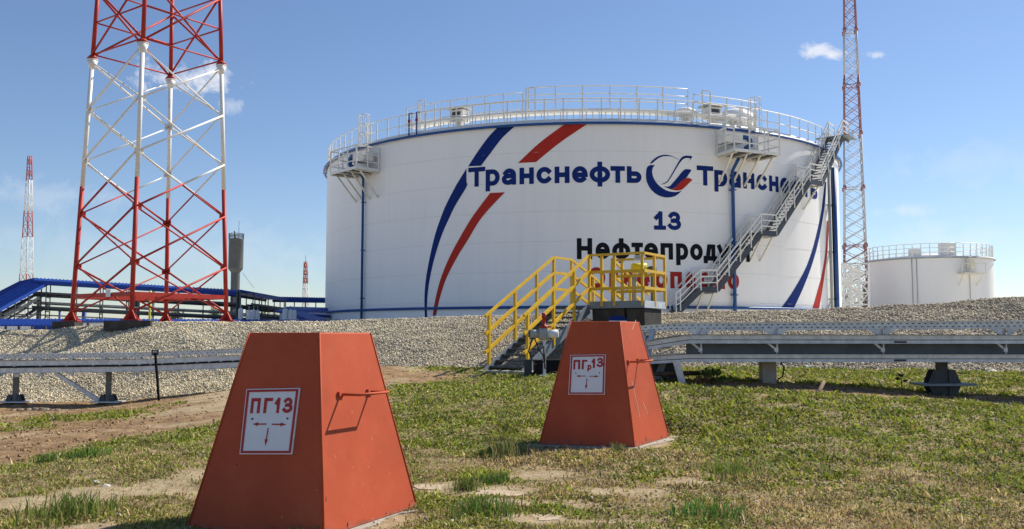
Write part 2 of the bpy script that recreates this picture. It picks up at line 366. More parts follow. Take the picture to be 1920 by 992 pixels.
g = grid('ground', axis(-15, 13, 0.11, 1800), axis(3.0, 23, 0.11, 1800), ground_z, gm, lambda x, y: zones(x, y)[0])
tag(g, kind='structure')

GRAVELBASE = mat('gravel_bed', (0.36, 0.32, 0.24), 0.95, var=0.45, scale=14, bump=1.0, bscale=16)
GRAVEL = mat('gravel_stone', (0.68, 0.61, 0.47), 0.85, var=0.12, scale=12, attr='tint')
b = grid('gravel_embankment', np.arange(-24, 22, 0.25), np.arange(16.8, 46, 0.25), lambda X, Y: np.where(Y < foot(X, 1) - 0.3, ground_z(X, Y) - 0.3, np.where(berm_z(X, Y) < ground_z(X, Y) - .3, ground_z(X, Y) - .3, berm_z(X, Y))), GRAVELBASE)
tag(b, kind='structure')

def stones(name, n, m, xr, fn, size, parent=None):
    """n angular pebbles lying on the surface given by fn -> (x, y, z)"""
    x, y, z = fn(n); n = len(x)
    base = np.array([(1, 0, 0), (-1, 0, 0), (0, 1, 0), (0, -1, 0), (0, 0, 1), (0, 0, -1)], float)
    tri = np.array([(0, 2, 4), (2, 1, 4), (1, 3, 4), (3, 0, 4), (2, 0, 5), (1, 2, 5), (3, 1, 5), (0, 3, 5)])
    v = base[None] * rng.uniform(0.62, 1.25, (n, 6, 1)) + rng.normal(0, 0.16, (n, 6, 3))
    s = size[0] + (size[1] - size[0]) * rng.random(n) ** 2
    v *= s[:, None, None] * np.stack([rng.uniform(.8, 1.4, n), rng.uniform(.7, 1.1, n), rng.uniform(.5, .9, n)], 1)[:, None, :]
    q = rng.normal(size=(n, 4)); q /= np.linalg.norm(q, axis=1)[:, None]; a, bq, c, d = q.T
    Rm = np.stack([np.stack([1 - 2 * (c * c + d * d), 2 * (bq * c - a * d), 2 * (bq * d + a * c)], 1), np.stack([2 * (bq * c + a * d), 1 - 2 * (bq * bq + d * d), 2 * (c * d - a * bq)], 1),
                   np.stack([2 * (bq * d - a * c), 2 * (c * d + a * bq), 1 - 2 * (bq * bq + c * c)], 1)], 1)
    v = np.einsum('nij,nkj->nki', Rm, v) + np.stack([x, y, z + s * .25], 1)[:, None, :]
    f = (tri[None] + (np.arange(n) * 6)[:, None, None]).reshape(-1)
    g_ = rng.uniform(0.60, 1.22, n) * (0.78 + .42 * fbm(x, y, .9, 77, 4)); wr = rng.uniform(-.07, .07, n)
    c3 = np.stack([g_ * (1.02 + wr), g_ * (1.0 + wr * .3), g_ * (0.93 - wr)], 1)
    grey = rng.random(n) < .22; c3[grey] *= np.array([.72, .75, .82])
    # the right hand half of the bank is greyer and browner stone than the left half
    k = sstep(-9, 2, x)[:, None]; c3 = c3 * (1 - k * (1 - np.array([.66, .65, .68])))
    return fastmesh(name, v.reshape(-1, 3), f, 3, m, np.repeat(c3, 6, 0), parent=parent)
def on_bank(n):
    x = rng.uniform(-20, 18, n); t = rng.uniform(-0.03, 1.35, n); y = foot(x, 1) + t * (crest(x, 1) - foot(x, 1))
    edge = rng.random(n) < sstep(-0.03, 0.10, t + (fbm(x, y, 1.3, 71, 3) - .5) * .12)
    ok = (np.abs(x / y) < 0.63) & edge; x, y = x[ok], y[ok]; return x, y, berm_z(x, y)
gs = stones('gravel', 340000, GRAVEL, None, on_bank, (0.012, 0.037)); tag(gs, kind='stuff')

# grass: blades as one mesh
def blades(n, seed):
    r = np.random.default_rng(seed)
    yy = 4.6 + (23.5 - 4.6) * r.random(n) ** 1.9
    xx = (r.random(n) * 2 - 1) * (yy * 0.60 + 0.4)
    Z, dry, n1, n3, cover = zones(xx, yy)
    edge = foot(xx, 1) - 0.1 + (n1 - .5) * 1.6 + np.where(xx > 2.5, .5, 0)
    clump = fbm(xx, yy, 3.2, 81, 3)
    keep = (r.random(n) < cover ** 1.5 * (0.35 + 1.0 * sstep(.34, .58, clump))) & (yy < edge)
    keep &= ~((np.abs(xx) < 0.001))
    return xx[keep], yy[keep], dry[keep], n1[keep], clump[keep], n3[keep], r
def make_grass():
    x, y, dry, n1, cl, n3, r = blades(640000, 5); n = len(x)
    z = ground_z(x, y)
    lush = sstep(8.2, 11.0, y) * sstep(.30, .48, n1) + .42 * sstep(.5, 1.5, x) * sstep(.30, .55, n3) + .6 * sstep(.50, .60, fbm(x, y, 1.5, 93, 3)) + sstep(.60, .72, fbm(x, y, .55, 91, 3)) + .9 * sstep(-3.2, -4.2, x) * sstep(.45, .6, n1) * sstep(5.5, 7, y) * .5
    lush = np.clip(lush - .55 * sstep(-.6, -1.8, x) * sstep(10.5, 8.0, y) * sstep(.66, .46, n1), 0, 1)
    ln = (0.018 + 0.030 * r.random(n) ** 1.6) * (0.75 + .7 * sstep(.45, .7, cl)) * (1 + .5 * lush * (r.random(n) < .5)) * np.interp(y, [5, 9, 20], [1.0, 1.0, 1.25])
    tall = r.random(n) < 0.022; ln = np.where(tall, ln * 2.6, ln); flat = tall & (r.random(n) < .6)
    wd = (0.0024 + 0.0030 * r.random(n)) * (1 + .7 * lush) * np.interp(y, [5, 9, 14, 22], [1, 1.5, 2.3, 3.6])
    a = r.uniform(0, 2 * np.pi, n); lean = np.where(flat, r.uniform(1.4, 1.54, n), r.uniform(0.55, 1.53, n)); ba = r.uniform(0, 2 * np.pi, n)
    dx = np.cos(a) * np.sin(lean); dy = np.sin(a) * np.sin(lean); dz = np.cos(lean)
    sx = -np.sin(ba) * wd; sy = np.cos(ba) * wd
    mid = np.stack([x + dx * ln * .45, y + dy * ln * .45, z + dz * ln * .6 + 0.005], 1); tip = np.stack([x + dx * ln, y + dy * ln, z + dz * ln * .95], 1)
    side = np.stack([sx, sy, np.zeros(n)], 1); base = np.stack([x, y, z - 0.008], 1)
    V = np.stack([base - side, base + side, mid + side * .8, mid - side * .8, tip], 1).reshape(-1, 3)
    o = (np.arange(n) * 5)[:, None]
    Fc = np.concatenate([o + np.array([[0, 1, 2]]), o + np.array([[0, 2, 3]]), o + np.array([[3, 2, 4]])], 1).reshape(-1)
    green = np.array([.135, .215, .028]); lime = np.array([.33, .385, .055]); straw = np.array([.56, .455, .27]); brown = np.array([.24, .165, .085]); grey = np.array([.24, .26, .14])
    u = r.random(n)[:, None]; c = green * (1 - u) + lime * u
    ps = np.clip(0.20 + .50 * dry - .48 * lush + .12 * (y < 9), 0.03, .9)
    ol = r.random(n) < .16; c[ol] = np.array([.30, .285, .11])
    k = r.random(n); s_ = (k < ps) | flat; c[s_] = (straw * (0.6 + .5 * r.random(n)[:, None]))[s_]
    b_ = (k > .90 + .06 * lush); c[b_] = brown
    g2 = (r.random(n) < .25 * sstep(.5, .7, n3)) & ~s_; c[g2] = grey
    c *= np.array([1.10, 1.02, .85])
    c *= (r.uniform(.65, 1.25, n) * (.55 + .9 * fbm(x, y, 4.5, 95, 3)))[:, None]
    return fastmesh('grass', V, Fc, 3, GRASS, np.repeat(c, 5, 0))
GRASS = bpy.data.materials.new('grass_blades'); GRASS.use_nodes = True
def chips(m, scale, lo, colr, seedv):
    n, l = m.node_tree.nodes, m.node_tree.links; p = n['Principled BSDF']; src = p.inputs['Base Color'].links[0].from_socket
    t = n.new('ShaderNodeTexCoord'); mp = n.new('ShaderNodeMapping'); mp.inputs['Location'].default_value = (seedv, seedv * .7, 0); mp.inputs['Scale'].default_value = (1, 1, .6); l.new(t.outputs['Object'], mp.inputs['Vector'])
    k = n.new('ShaderNodeTexNoise'); k.inputs['Scale'].default_value = scale; k.inputs['Detail'].default_value = 3; k.inputs['Roughness'].default_value = .55; l.new(mp.outputs['Vector'], k.inputs['Vector'])
    q = n.new('ShaderNodeMapRange'); q.inputs['From Min'].default_value = lo; q.inputs['From Max'].default_value = lo + .025; l.new(k.outputs['Fac'], q.inputs['Value'])
    x = n.new('ShaderNodeMixRGB'); l.new(q.outputs['Result'], x.inputs['Fac']); l.new(src, x.inputs['Color1']); x.inputs['Color2'].default_value = colr; l.new(x.outputs['Color'], p.inputs['Base Color'])
chips(HOOD, 34, .715, (.55, .24, .15, 1), 3.1); chips(HOOD, 21, .73, (.12, .035, .022, 1), 8.7)
def grass_mat(m, attr='tint'):
    n, l = m.node_tree.nodes, m.node_tree.links; p = n['Principled BSDF']; a = n.new('ShaderNodeAttribute'); a.attribute_name = attr
    l.new(a.outputs['Color'], p.inputs['Base Color']); p.inputs['Roughness'].default_value = .6; p.inputs['Specular IOR Level'].default_value = .3
    tr = n.new('ShaderNodeBsdfTranslucent'); l.new(a.outputs['Color'], tr.inputs['Color']); ms = n.new('ShaderNodeMixShader'); ms.inputs['Fac'].default_value = .35
    l.new(p.outputs['BSDF'], ms.inputs[1]); l.new(tr.outputs['BSDF'], ms.inputs[2]); l.new(ms.outputs[0], n['Material Output'].inputs['Surface'])
grass_mat(GRASS)
tag(make_grass(), kind='stuff')

def on_soil(n):
    y = 6 + 18 * rng.random(n) ** .9; x = (rng.random(n) * 2 - 1) * y * .6; Z = zones(x, y)[0]
    ok = rng.random(n) < (Z[:, 2] * (1 - Z[:, 0])) ** 1.5 * (.25 + 1.2 * sstep(.4, .65, fbm(x, y, 1.1, 61, 3))); ok &= y < foot(x, 1) + .3
    x, y = x[ok], y[ok]; return x, y, ground_z(x, y) - .006
CLOD = mat('soil_clod', (0.31, 0.20, 0.105), 0.95, var=.3, scale=8, attr='tint')
tag(stones('soil_clods', 42000, CLOD, None, on_soil, (0.005, 0.029)), kind='stuff')
def on_lawn(n):
    y = 5 + 13 * rng.random(n) ** 1.6; x = (rng.random(n) * 2 - 1) * y * .6; ok = (y < foot(x, 1) - 1) & (fbm(x, y, .8, 63, 3) > .47); x, y = x[ok], y[ok]; return x, y, ground_z(x, y) + .012
tag(stones('litter', 1500, mat('pale_litter', (.62, .57, .47), .8, var=.2, scale=9, attr='tint'), None, on_lawn, (0.004, 0.017)), kind='stuff')

# ------------------------------------------------------------------ stroke lettering
def arc(cx, cy, rx, ry, a0, a1, n=14):
    return [(cx + rx * math.cos(R(a0 + (a1 - a0) * i / n)), cy + ry * math.sin(R(a0 + (a1 - a0) * i / n))) for i in range(n + 1)]
GL = {  # strokes in a box 0..1 (stroke centre lines); '^' flag: full cap height
    'Т': [[(0, 1), (1, 1)], [(.5, .93), (.5, 0)]], 'т': [[(0, 1), (1, 1)], [(.5, .93), (.5, 0)]],
    'р': [[(0, 1), (0, -.46)], [(.08, 1), (.5, 1)] + arc(.5, .5, .5, .5, 80, -80, 12) + [(.5, 0), (.08, 0)]],
    'а': [[(1, 0), (1, .55)] + arc(.55, .62, .45, .38, 0, 150, 10), [(.94, .56), (.42, .56)] + arc(.42, .28, .42, .28, 100, 260, 10) + [(.55, 0), (.94, .2)]],
    'н': [[(0, 0), (0, 1)], [(1, 0), (1, 1)], [(.08, .5), (.92, .5)]], 'Н': [[(0, 0), (0, 1)], [(1, 0), (1, 1)], [(.08, .52), (.92, .52)]],
    'с': [arc(.52, .5, .52, .5, 42, 318, 20)], 'е': [arc(.5, .5, .5, .5, 0, 312, 22), [(.08, .47), (.98, .47)]],
    'ф': [arc(.5, .5, .5, .5, 90, 450, 26), [(.5, 1.36), (.5, -.32)]], 'о': [arc(.5, .5, .5, .5, 90, 450, 26)], 'О': [arc(.5, .5, .5, .5, 90, 450, 26)],
    'ь': [[(0, 1), (0, 0)], [(.08, .58), (.62, .58)] + arc(.62, .29, .38, .29, 80, -80, 10) + [(.62, 0), (.08, 0)]],
    'п': [[(0, 0), (0, 1)], [(1, 0), (1, 1)], [(.08, 1), (.92, 1)]], 'П': [[(0, 0), (0, 1)], [(1, 0), (1, 1)], [(.08, 1), (.92, 1)]],
    'г': [[(0, 0), (0, 1)], [(.08, 1), (1, 1)]], 'Г': [[(0, 0), (0, 1)], [(.08, 1), (1, 1)]],
    'д': [[(.22, .08), (.38, 1), (.84, 1)], [(.84, .92), (.84, .08)], [(-.02, 0), (1.05, 0)], [(0, -.06), (0, -.24)], [(1.03, -.06), (1.03, -.24)]],
    'у': [[(0, 1), (.5, .12)], [(1, 1), (.42, -.3), (.3, -.42), (.05, -.44)]],
    'к': [[(0, 0), (0, 1)], [(.98, 1), (.22, .54)], [(.22, .50), (1, 0)]],
    '1': [[(.58, 1), (.58, .07)], [(.52, .97), (.06, .70)], [(.02, 0), (1, 0)]], '1s': [[(.62, 1), (.62, 0)], [(.56, .97), (.15, .70)]],
    '3': [arc(.47, .75, .43, .25, 155, -90, 12) + [(.30, .50)], arc(.47, .26, .53, .26, 85, -155, 14)],
}
def ribbon(pts, wd, square=True):
    """left and right edges of a stroke of even width"""
    pts = [Vector((p[0], p[1])) for p in pts]; closed = (pts[0] - pts[-1]).length < 1e-5
    if square and not closed:
        pts[0] = pts[0] - (pts[1] - pts[0]).normalized() * wd * .5; pts[-1] = pts[-1] + (pts[-1] - pts[-2]).normalized() * wd * .5
    out = []
    for i, p in enumerate(pts):
        a = pts[i - 1] if i else (pts[-2] if closed else None); c = pts[i + 1] if i < len(pts) - 1 else (pts[1] if closed else None)
        d1 = (p - a).normalized() if a is not None else None; d2 = (c - p).normalized() if c is not None else None
        d = ((d1 or d2) + (d2 or d1)); d = d.normalized() if d.length > 1e-6 else d1
        k = 1 / max(.5, d.dot(d1 or d2)); nrm = Vector((-d.y, d.x)) * wd / 2 * k
        out.append((p + nrm, p - nrm))
    return out
def glyph_strips(ch, x0, x1, y0, h, wd):
    hw = wd / 2; res = []
    for st in GL[ch]:
        pts = [(x0 + hw + u * (x1 - x0 - wd), y0 + hw + v * (h - wd)) for u, v in st]
        dense = [pts[0]]
        for a, c in zip(pts, pts[1:]):
            k = max(1, int(math.hypot(c[0] - a[0], c[1] - a[1]) / max(wd, 1e-6)))
            dense += [(a[0] + (c[0] - a[0]) * i / k, a[1] + (c[1] - a[1]) * i / k) for i in range(1, k + 1)]
        curved = len(st) > 8 and st[0] == st[-1]
        res.append(ribbon(dense, wd))
    return res

# ------------------------------------------------------------------ the big tank
BETA = R(4.17); DT = 73.4; RT = 20.0
CX, CY = DT * math.sin(BETA), DT * math.cos(BETA)
ZB, ZT = 1.25, 13.82
def cyl(th, r, z): a = th; return Vector((CX + r * math.sin(a), CY - r * math.cos(a), z))
def hit(px, py, r=RT):
    d = ray(px, py); dx, dy = d.x, d.y; A = dx * dx + dy * dy; B = -2 * (dx * CX + dy * CY); C = CX * CX + CY * CY - r * r
    disc = max(B * B - 4 * A * C, 0); t = (-B - math.sqrt(disc)) / (2 * A); p = Vector((0, 0, EYE)) + d * t
    return math.atan2(p.x - CX, CY - p.y), p.z
tank = thing('storage_tank', 'huge white cylindrical tank with blue and red stripes, lettering and a stairway on its wall', 'tank', (CX, CY, ZB))
m = MB(); m.lathe((CX, CY, 0), [(RT, ZB), (RT, ZT)], 256); m.build('shell', TANKWALL, tank)
m = MB(); m.lathe((CX, CY, 0), [(RT + 0.10, ZT - .10), (RT + 0.10, ZT), (RT - 0.1, ZT + 0.06), (10, ZT + 0.9), (0.01, ZT + 1.3)], 128); m.build('roof', WHITE, tank)
m = MB()
for k in range(7):
    m.lathe((CX, CY, 0), [(RT + .001, ZB + 1.79 * k - .016), (RT + .011, ZB + 1.79 * k), (RT + .001, ZB + 1.79 * k + .016)], 192)
m.build('weld_seam', RAILW, tank)
def ring_tube(mb, r, z, rad, a0, a1, n, k=8):
    mb.tube([cyl(a0 + (a1 - a0) * i / n, r, z) for i in range(n + 1)], rad, k)
m = MB(); ring_tube(m, RT + .22, ZT - .18, .085, -math.pi, math.pi, 160)
for i in range(40): a = -math.pi + i * math.pi / 20; m.bar(cyl(a, RT, ZT - .18), cyl(a, RT + .34, ZT - .18), .05, .05)
m.build('upper_ring_pipe', PIPEBLUE, tank)
m = MB(); ring_tube(m, RT + .18, 2.72, .085, -math.pi, math.pi, 160); m.build('lower_ring_pipe', PIPEBLUE, tank)
def wall_strip(mb, pairs, off):
    """pairs of (theta, z) edges -> faces lying on the wall"""
    b = len(mb.v); rr = RT + off
    for (a, c) in pairs: mb.v += [cyl(a[0], rr, a[1]), cyl(c[0], rr, c[1])]
    for i in range(len(pairs) - 1): mb.face((b + 2 * i, b + 2 * i + 1, b + 2 * i + 3, b + 2 * i + 2))
def smooth_pairs(pairs, n=6):
    """Catmull-Rom through the measured edge points"""
    out = []
    def cr(p0, p1, p2, p3, t): return tuple(.5 * ((2 * p1[i]) + (-p0[i] + p2[i]) * t + (2 * p0[i] - 5 * p1[i] + 4 * p2[i] - p3[i]) * t * t + (-p0[i] + 3 * p1[i] - 3 * p2[i] + p3[i]) * t ** 3) for i in (0, 1))
    K = len(pairs)
    for i in range(K - 1):
        q = [pairs[max(0, i - 1)], pairs[i], pairs[i + 1], pairs[min(K - 1, i + 2)]]
        for j in range(n): out.append((cr(*[x[0] for x in q], j / n), cr(*[x[1] for x in q], j / n)))
    out.append(pairs[-1]); return out
def stripe(name, mt, pairs, off=.014, smooth=True):
    pr = [(hit(*a), hit(*c)) for a, c in pairs]; m = MB(); wall_strip(m, smooth_pairs(pr) if smooth else pr, off); return m.build(name, mt, tank)
stripe('stripe', NAVY, [((934.8, 237), (969, 234)), ((915, 258), (942.5, 258)), ((894, 287), (920, 287)), ((878, 312), (902, 311))])
stripe('stripe', NAVY, [((874.4, 316.5), (874.8, 317)), ((860, 340), (874.8, 340)), ((854, 350), (875, 350)), ((836, 385), (854, 385)), ((826, 410), (842, 410)), ((815.4, 442), (828, 442)), ((805, 487), (814, 487)), ((798, 529), (805, 529)), ((796, 565), (801, 565)), ((797, 597), (801, 597))])
stripe('stripe', REDP, [((1064, 229.5), (1108, 228.5)), ((1014, 266), (1052, 266)), ((971, 306), (1005, 304))])
stripe('stripe', REDP, [((918.9, 362), (946.9, 360.4)), ((884.8, 408), (903.5, 408)), ((861, 448), (878, 449)), ((843, 482), (857, 483)), ((827, 521), (837, 522)), ((816.7, 560), (824.5, 560)), ((811.5, 592), (817.5, 592))])
stripe('stripe', NAVY, [((1546.5, 341), (1549, 341)), ((1543, 370), (1547.5, 370)), ((1539, 400), (1544, 400)), ((1527, 454), (1534, 454)), ((1513, 497), (1522, 497)), ((1494.8, 532), (1509, 532)), ((1480.6, 555), (1499, 555)), ((1467, 574), (1490, 574)), ((1462, 582), (1486, 582))])
stripe('stripe', REDP, [((1550, 415), (1554, 412)), ((1548, 466), (1551.6, 466)), ((1541, 513), (1546, 513)), ((1533, 544), (1541.5, 544)), ((1525.4, 571), (1537, 571)), ((1522, 582), (1534, 582))])
def emb(pairs, mb, off):
    pr = [(hit(1200 + a[0] / 9.918, 280 + a[1] / 9.918), hit(1200 + c[0] / 9.918, 280 + c[1] / 9.918)) for a, c in pairs]; wall_strip(mb, smooth_pairs(pr, 4), off)
m = MB()
emb([((275, 300), (200, 290)), ((238, 345), (135, 330)), ((225, 410), (112, 430)), ((237, 490), (112, 530)), ((268, 565), (135, 630)), ((320, 640), (190, 728)), ((390, 705), (270, 812)), ((470, 755), (370, 868)), ((550, 785), (480, 896)), ((640, 795), (590, 888)), ((710, 790), (680, 855)), ((780, 768), (775, 772))], m, .014)
emb([((180, 268), (232, 258)), ((240, 200), (285, 210)), ((320, 140), (355, 160)), ((400, 112), (430, 133)), ((480, 103), (490, 128)), ((560, 115), (560, 130)), ((640, 147), (638, 155)), ((718, 192), (716, 196))], m, .014)
emb([((395, 650), (398, 657)), ((470, 618), (485, 628)), ((530, 560), (545, 570)), ((600, 440), (618, 450)), ((680, 295), (705, 305)), ((740, 195), (770, 215)), ((790, 140), (810, 180)), ((850, 120), (860, 162)), ((920, 122), (922, 168))], m, .014)
emb([((920, 122), (922, 168)), ((970, 138), (935, 172)), ((915, 220), (912, 222)), ((885, 272), (883, 270))], m, .0165)
emb([((440, 685), (445, 690)), ((500, 695), (520, 725)), ((550, 685), (570, 738)), ((610, 625), (640, 715)), ((700, 520), (720, 640)), ((780, 420), (790, 575)), ((840, 375), (860, 530)), ((900, 370), (905, 465)), ((958, 388), (955, 392))], m, .014)
m.cur = 1
emb([((560, 740), (565, 745)), ((640, 720), (640, 762)), ((700, 655), (720, 765)), ((770, 590), (790, 742)), ((850, 540), (870, 670)), ((910, 535), (930, 610)), ((975, 570), (972, 574))], m, .0155)
m.build('emblem', [NAVY, REDP], tank)
def wall_word(letters, mt, base, xh, cap, sw, conv):
    """letters: (char, left, right) in zoom pixels; conv -> photo px; base = (px, py) of the baseline"""
    m = MB(); z0 = hit(*base)[1]; o = 0
    for (ch, l_, r_) in letters:
        s0 = hit(conv(l_), base[1])[0] * RT; s1 = hit(conv(r_), base[1])[0] * RT
        h = cap if ch in 'ТНОПГ13' else xh
        for st in glyph_strips(ch, s0, s1, z0, h, sw):
            wall_strip(m, [((a.x / RT, a.y), (c.x / RT, c.y)) for a, c in st], .014 + .0013 * (o % 5)); o += 1
    return m.build('lettering', mt, tank)
c4 = lambda x: 870 + x / 5.647
wall_word([('Т', 45, 225), ('р', 230, 378), ('а', 400, 552), ('н', 588, 740), ('с', 768, 932), ('н', 960, 1118), ('е', 1145, 1310), ('ф', 1330, 1548), ('т', 1552, 1705), ('ь', 1725, 1880)], NAVY, (1084, 343), 1.0, 1.20, .285, c4)
c5 = lambda x: 1290 + x / 8.727
wall_word([('Т', 145, 415), ('р', 430, 640), ('а', 672, 862), ('н', 902, 1084), ('с', 1118, 1292), ('н', 1325, 1478), ('е', 1505, 1650), ('ф', 1672, 1860), ('т', 1870, 1985), ('ь', 2000, 2110)], NAVY, (1084, 343), 1.0, 1.20, .285, c5)
c3 = lambda x: 1060 + x / 5.512
wall_word([('1', 915, 1040), ('3', 1062, 1196)], NAVY, (1240, 431), 1, 1.10, .25, c3)
wall_word([('Н', 120, 278), ('е', 313, 460), ('ф', 485, 672), ('т', 685, 803), ('е', 815, 958), ('п', 985, 1113), ('р', 1145, 1270), ('о', 1290, 1420), ('д', 1430, 1565), ('у', 1572, 1690), ('к', 1705, 1820), ('т', 1832, 1940)], BLACK, (1084, 486), .98, 1.24, .275, c3)
wall_word([('О', 232, 412), ('г', 455, 545), ('н', 590, 695), ('е', 740, 872), ('о', 925, 1055), ('п', 1085, 1205), ('а', 1240, 1345), ('с', 1390, 1500), ('н', 1540, 1650), ('о', 1678, 1796)], REDP, (1084, 540), .98, 1.22, .265, c3)
# riser pipes
def riser(pxt, pyt, pxb, rad, mt, name='riser_pipe', off=.2, zt=None, kick=None):
    th, z = hit(pxt, pyt, RT + off); pts = [cyl(th, RT + off, ZB), cyl(th, RT + off, zt or z)]
    if kick: pts.append(Vector(kick))
    m = MB(); m.tube(pts, rad, 10)
    z = 3.5
    while z < pts[1].z: m.bar(cyl(th, RT, z), cyl(th, RT + off + .12, z), .35 if rad > .1 else .12, .06); z += 3.2
    return m.build(name, mt, tank)
th_l = hit(667.7, 314, RT + 1.9); th_r = hit(1377, 281, RT + 1.9)
riser(681, 336, 681, .085, PIPEBLUE, kick=cyl(hit(672, 318, RT + 1.0)[0], RT + 1.0, hit(672, 316, RT + 1)[1]))
riser(1373.5, 320, 1375, .105, PIPEBLUE, kick=cyl(hit(1385, 297, RT + .9)[0], RT + .9, hit(1385, 297, RT + .9)[1]))
riser(1554, 336, 1556, .10, GREYPAINT, zt=ZT - .5, off=.25)
riser(1559, 336, 1559, .05, BLACK, zt=ZT - .5, off=.3)
riser(1563, 336, 1566, .17, PIPEBLUE, zt=ZT - 1.3, off=.4)
# roof railing
def rail_ring(mb, r, z, h, a0, a1, step, levels=(1.0, .55), rad=.036, toe=0):
    n = max(2, int(abs(a1 - a0) * r / step)); 
    for i in range(n + 1): a = a0 + (a1 - a0) * i / n; mb.bar(cyl(a, r, z), cyl(a, r, z + h), .07, .07)
    for lv in levels: mb.tube([cyl(a0 + (a1 - a0) * i / (n * 2), r, z + h * lv) for i in range(2 * n + 1)], rad, 5)
    if toe: mb.lathe((CX, CY, 0), [(r, z), (r, z + toe), (r - .01, z + toe)], n * 2, a0, a1)
m = MB(); rail_ring(m, RT - .06, ZT + .02, 1.36, -math.pi, math.pi, 1.13, (1.0, .5), toe=.13); m.build('roof_railing', RAILW, tank)
# raised catwalk ring inside the rim
A0, A1 = hit(742, 260)[0], hit(1440, 240)[0]; CA0, CA1 = hit(985, 230)[0], hit(1304, 230)[0]
m = MB(); zc = ZT + .85
m.lathe((CX, CY, 0), [(RT - .9, zc), (RT - .9, zc + .12), (RT - 1.9, zc + .12), (RT - 1.9, zc), (RT - .9, zc)], 60, A0, A1, False)
for i in range(61): a = A0 + (A1 - A0) * i / 60; m.bar(cyl(a, RT - 1.4, ZT + .05), cyl(a, RT - 1.4, zc), .06, .06)
m.build('catwalk', RAILW, tank)
m = MB(); rail_ring(m, RT - .95, zc + .12, 1.42, CA0, CA1, 1.57, (1, .66, .33)); 
rail_ring(m, RT - .95, zc - .3, 1.55, A0, CA0 - .02, 1.1, (1, .66, .33)); rail_ring(m, RT - .95, zc - .3, 1.55, CA1 + .02, A1, 1.0, (1, .66, .33))
for a in (CA0, CA1 + .03, hit(780, 250)[0]):
    for e in (0, .028): m.bar(cyl(a + e, RT - .2, ZT), cyl(a + e, RT - .2, ZT + 2.15), .07, .07)
    m.bar(cyl(a, RT - .2, ZT + 2.15), cyl(a + .028, RT - .2, ZT + 2.15), .06, .06)
m.build('catwalk_railing', RAILW, tank)
def roof_vent(px, py):
    th, z = hit(px, py, RT - 1.6); c = cyl(th, RT - 1.6, 0); ax = (math.cos(th), math.sin(th), 0)
    m = MB(); m.box((c.x, c.y, ZT + 1.15), (.95, .8, .75), ax); m.box((c.x, c.y, ZT + .5), (.4, .4, .8), ax)
    m.cur = 1; m.box((c.x, c.y, ZT + 1.63), (1.3, 1.15, .12), ax)
    f = cyl(th, RT - 1.19, ZT + 1.18); m.cur = 2; m.box((f.x, f.y, f.z), (.6, .02, .42), ax); m.build('roof_vent', [RAILW, GREYPAINT, GALVDARK], tank)
roof_vent(862, 198); roof_vent(1334, 196)
m = MB(); th, _ = hit(1285, 210, RT - 2.4); c = cyl(th, RT - 2.4, 0); m.lathe((c.x, c.y, ZT), [(.35, 0), (.35, 1.0), (.75, 1.15), (.75, 1.35), (.3, 1.6), (.02, 1.65)], 16); m.build('breather_valve', RAILW, tank)
m = MB(); th, _ = hit(1378, 210, RT - 2.6); c = cyl(th, RT - 2.6, 0); m.lathe((c.x, c.y, ZT), [(1.3, 0), (1.3, 1.3), (1.1, 1.7), (.5, 1.95), (.02, 2.0)], 20); m.build('roof_hatch', WHITE, tank)
for px in (768, 782):      # standpipes
    th, _ = hit(px, 230, RT + .1); m = MB(); m.tube([cyl(th, RT + .15, ZT - .2), cyl(th, RT + .15, ZT + 1.35), cyl(th + .01, RT + .05, ZT + 1.35)], .05, 6); m.cur = 1; m.box(cyl(th, RT + .15, ZT + .85), (.16, .16, .16)); m.build('standpipe', [PIPEBLUE, TOWERRED], tank)
for px, n in ((686, 0), (1413, 1)):     # ladder cages above the foam platforms
    th, _ = hit(px, 230, RT + .35); m = MB()
    for z in (ZT - .2, ZT + .6, ZT + 1.2, ZT + 1.85): m.tube([cyl(th + .018 * math.cos(t), RT + .5 + .36 * math.sin(t), z) for t in [R(k) for k in range(0, 361, 30)]], .025, 5)
    for k in range(0, 360, 45): t = R(k); m.bar(cyl(th + .018 * math.cos(t), RT + .5 + .36 * math.sin(t), ZT - .3), cyl(th + .018 * math.cos(t), RT + .5 + .36 * math.sin(t), ZT + 1.85), .035, .035)
    for s in (-.012, .012): m.bar(cyl(th + s, RT + .12, ZT - 2.1), cyl(th + s, RT + .12, ZT + 1.3), .06, .06)
    for k in range(12): m.bar(cyl(th - .012, RT + .12, ZT - 2 + k * .28), cyl(th + .012, RT + .12, ZT - 2 + k * .28), .03, .03)
    m.build('ladder_cage', RAILW, tank)
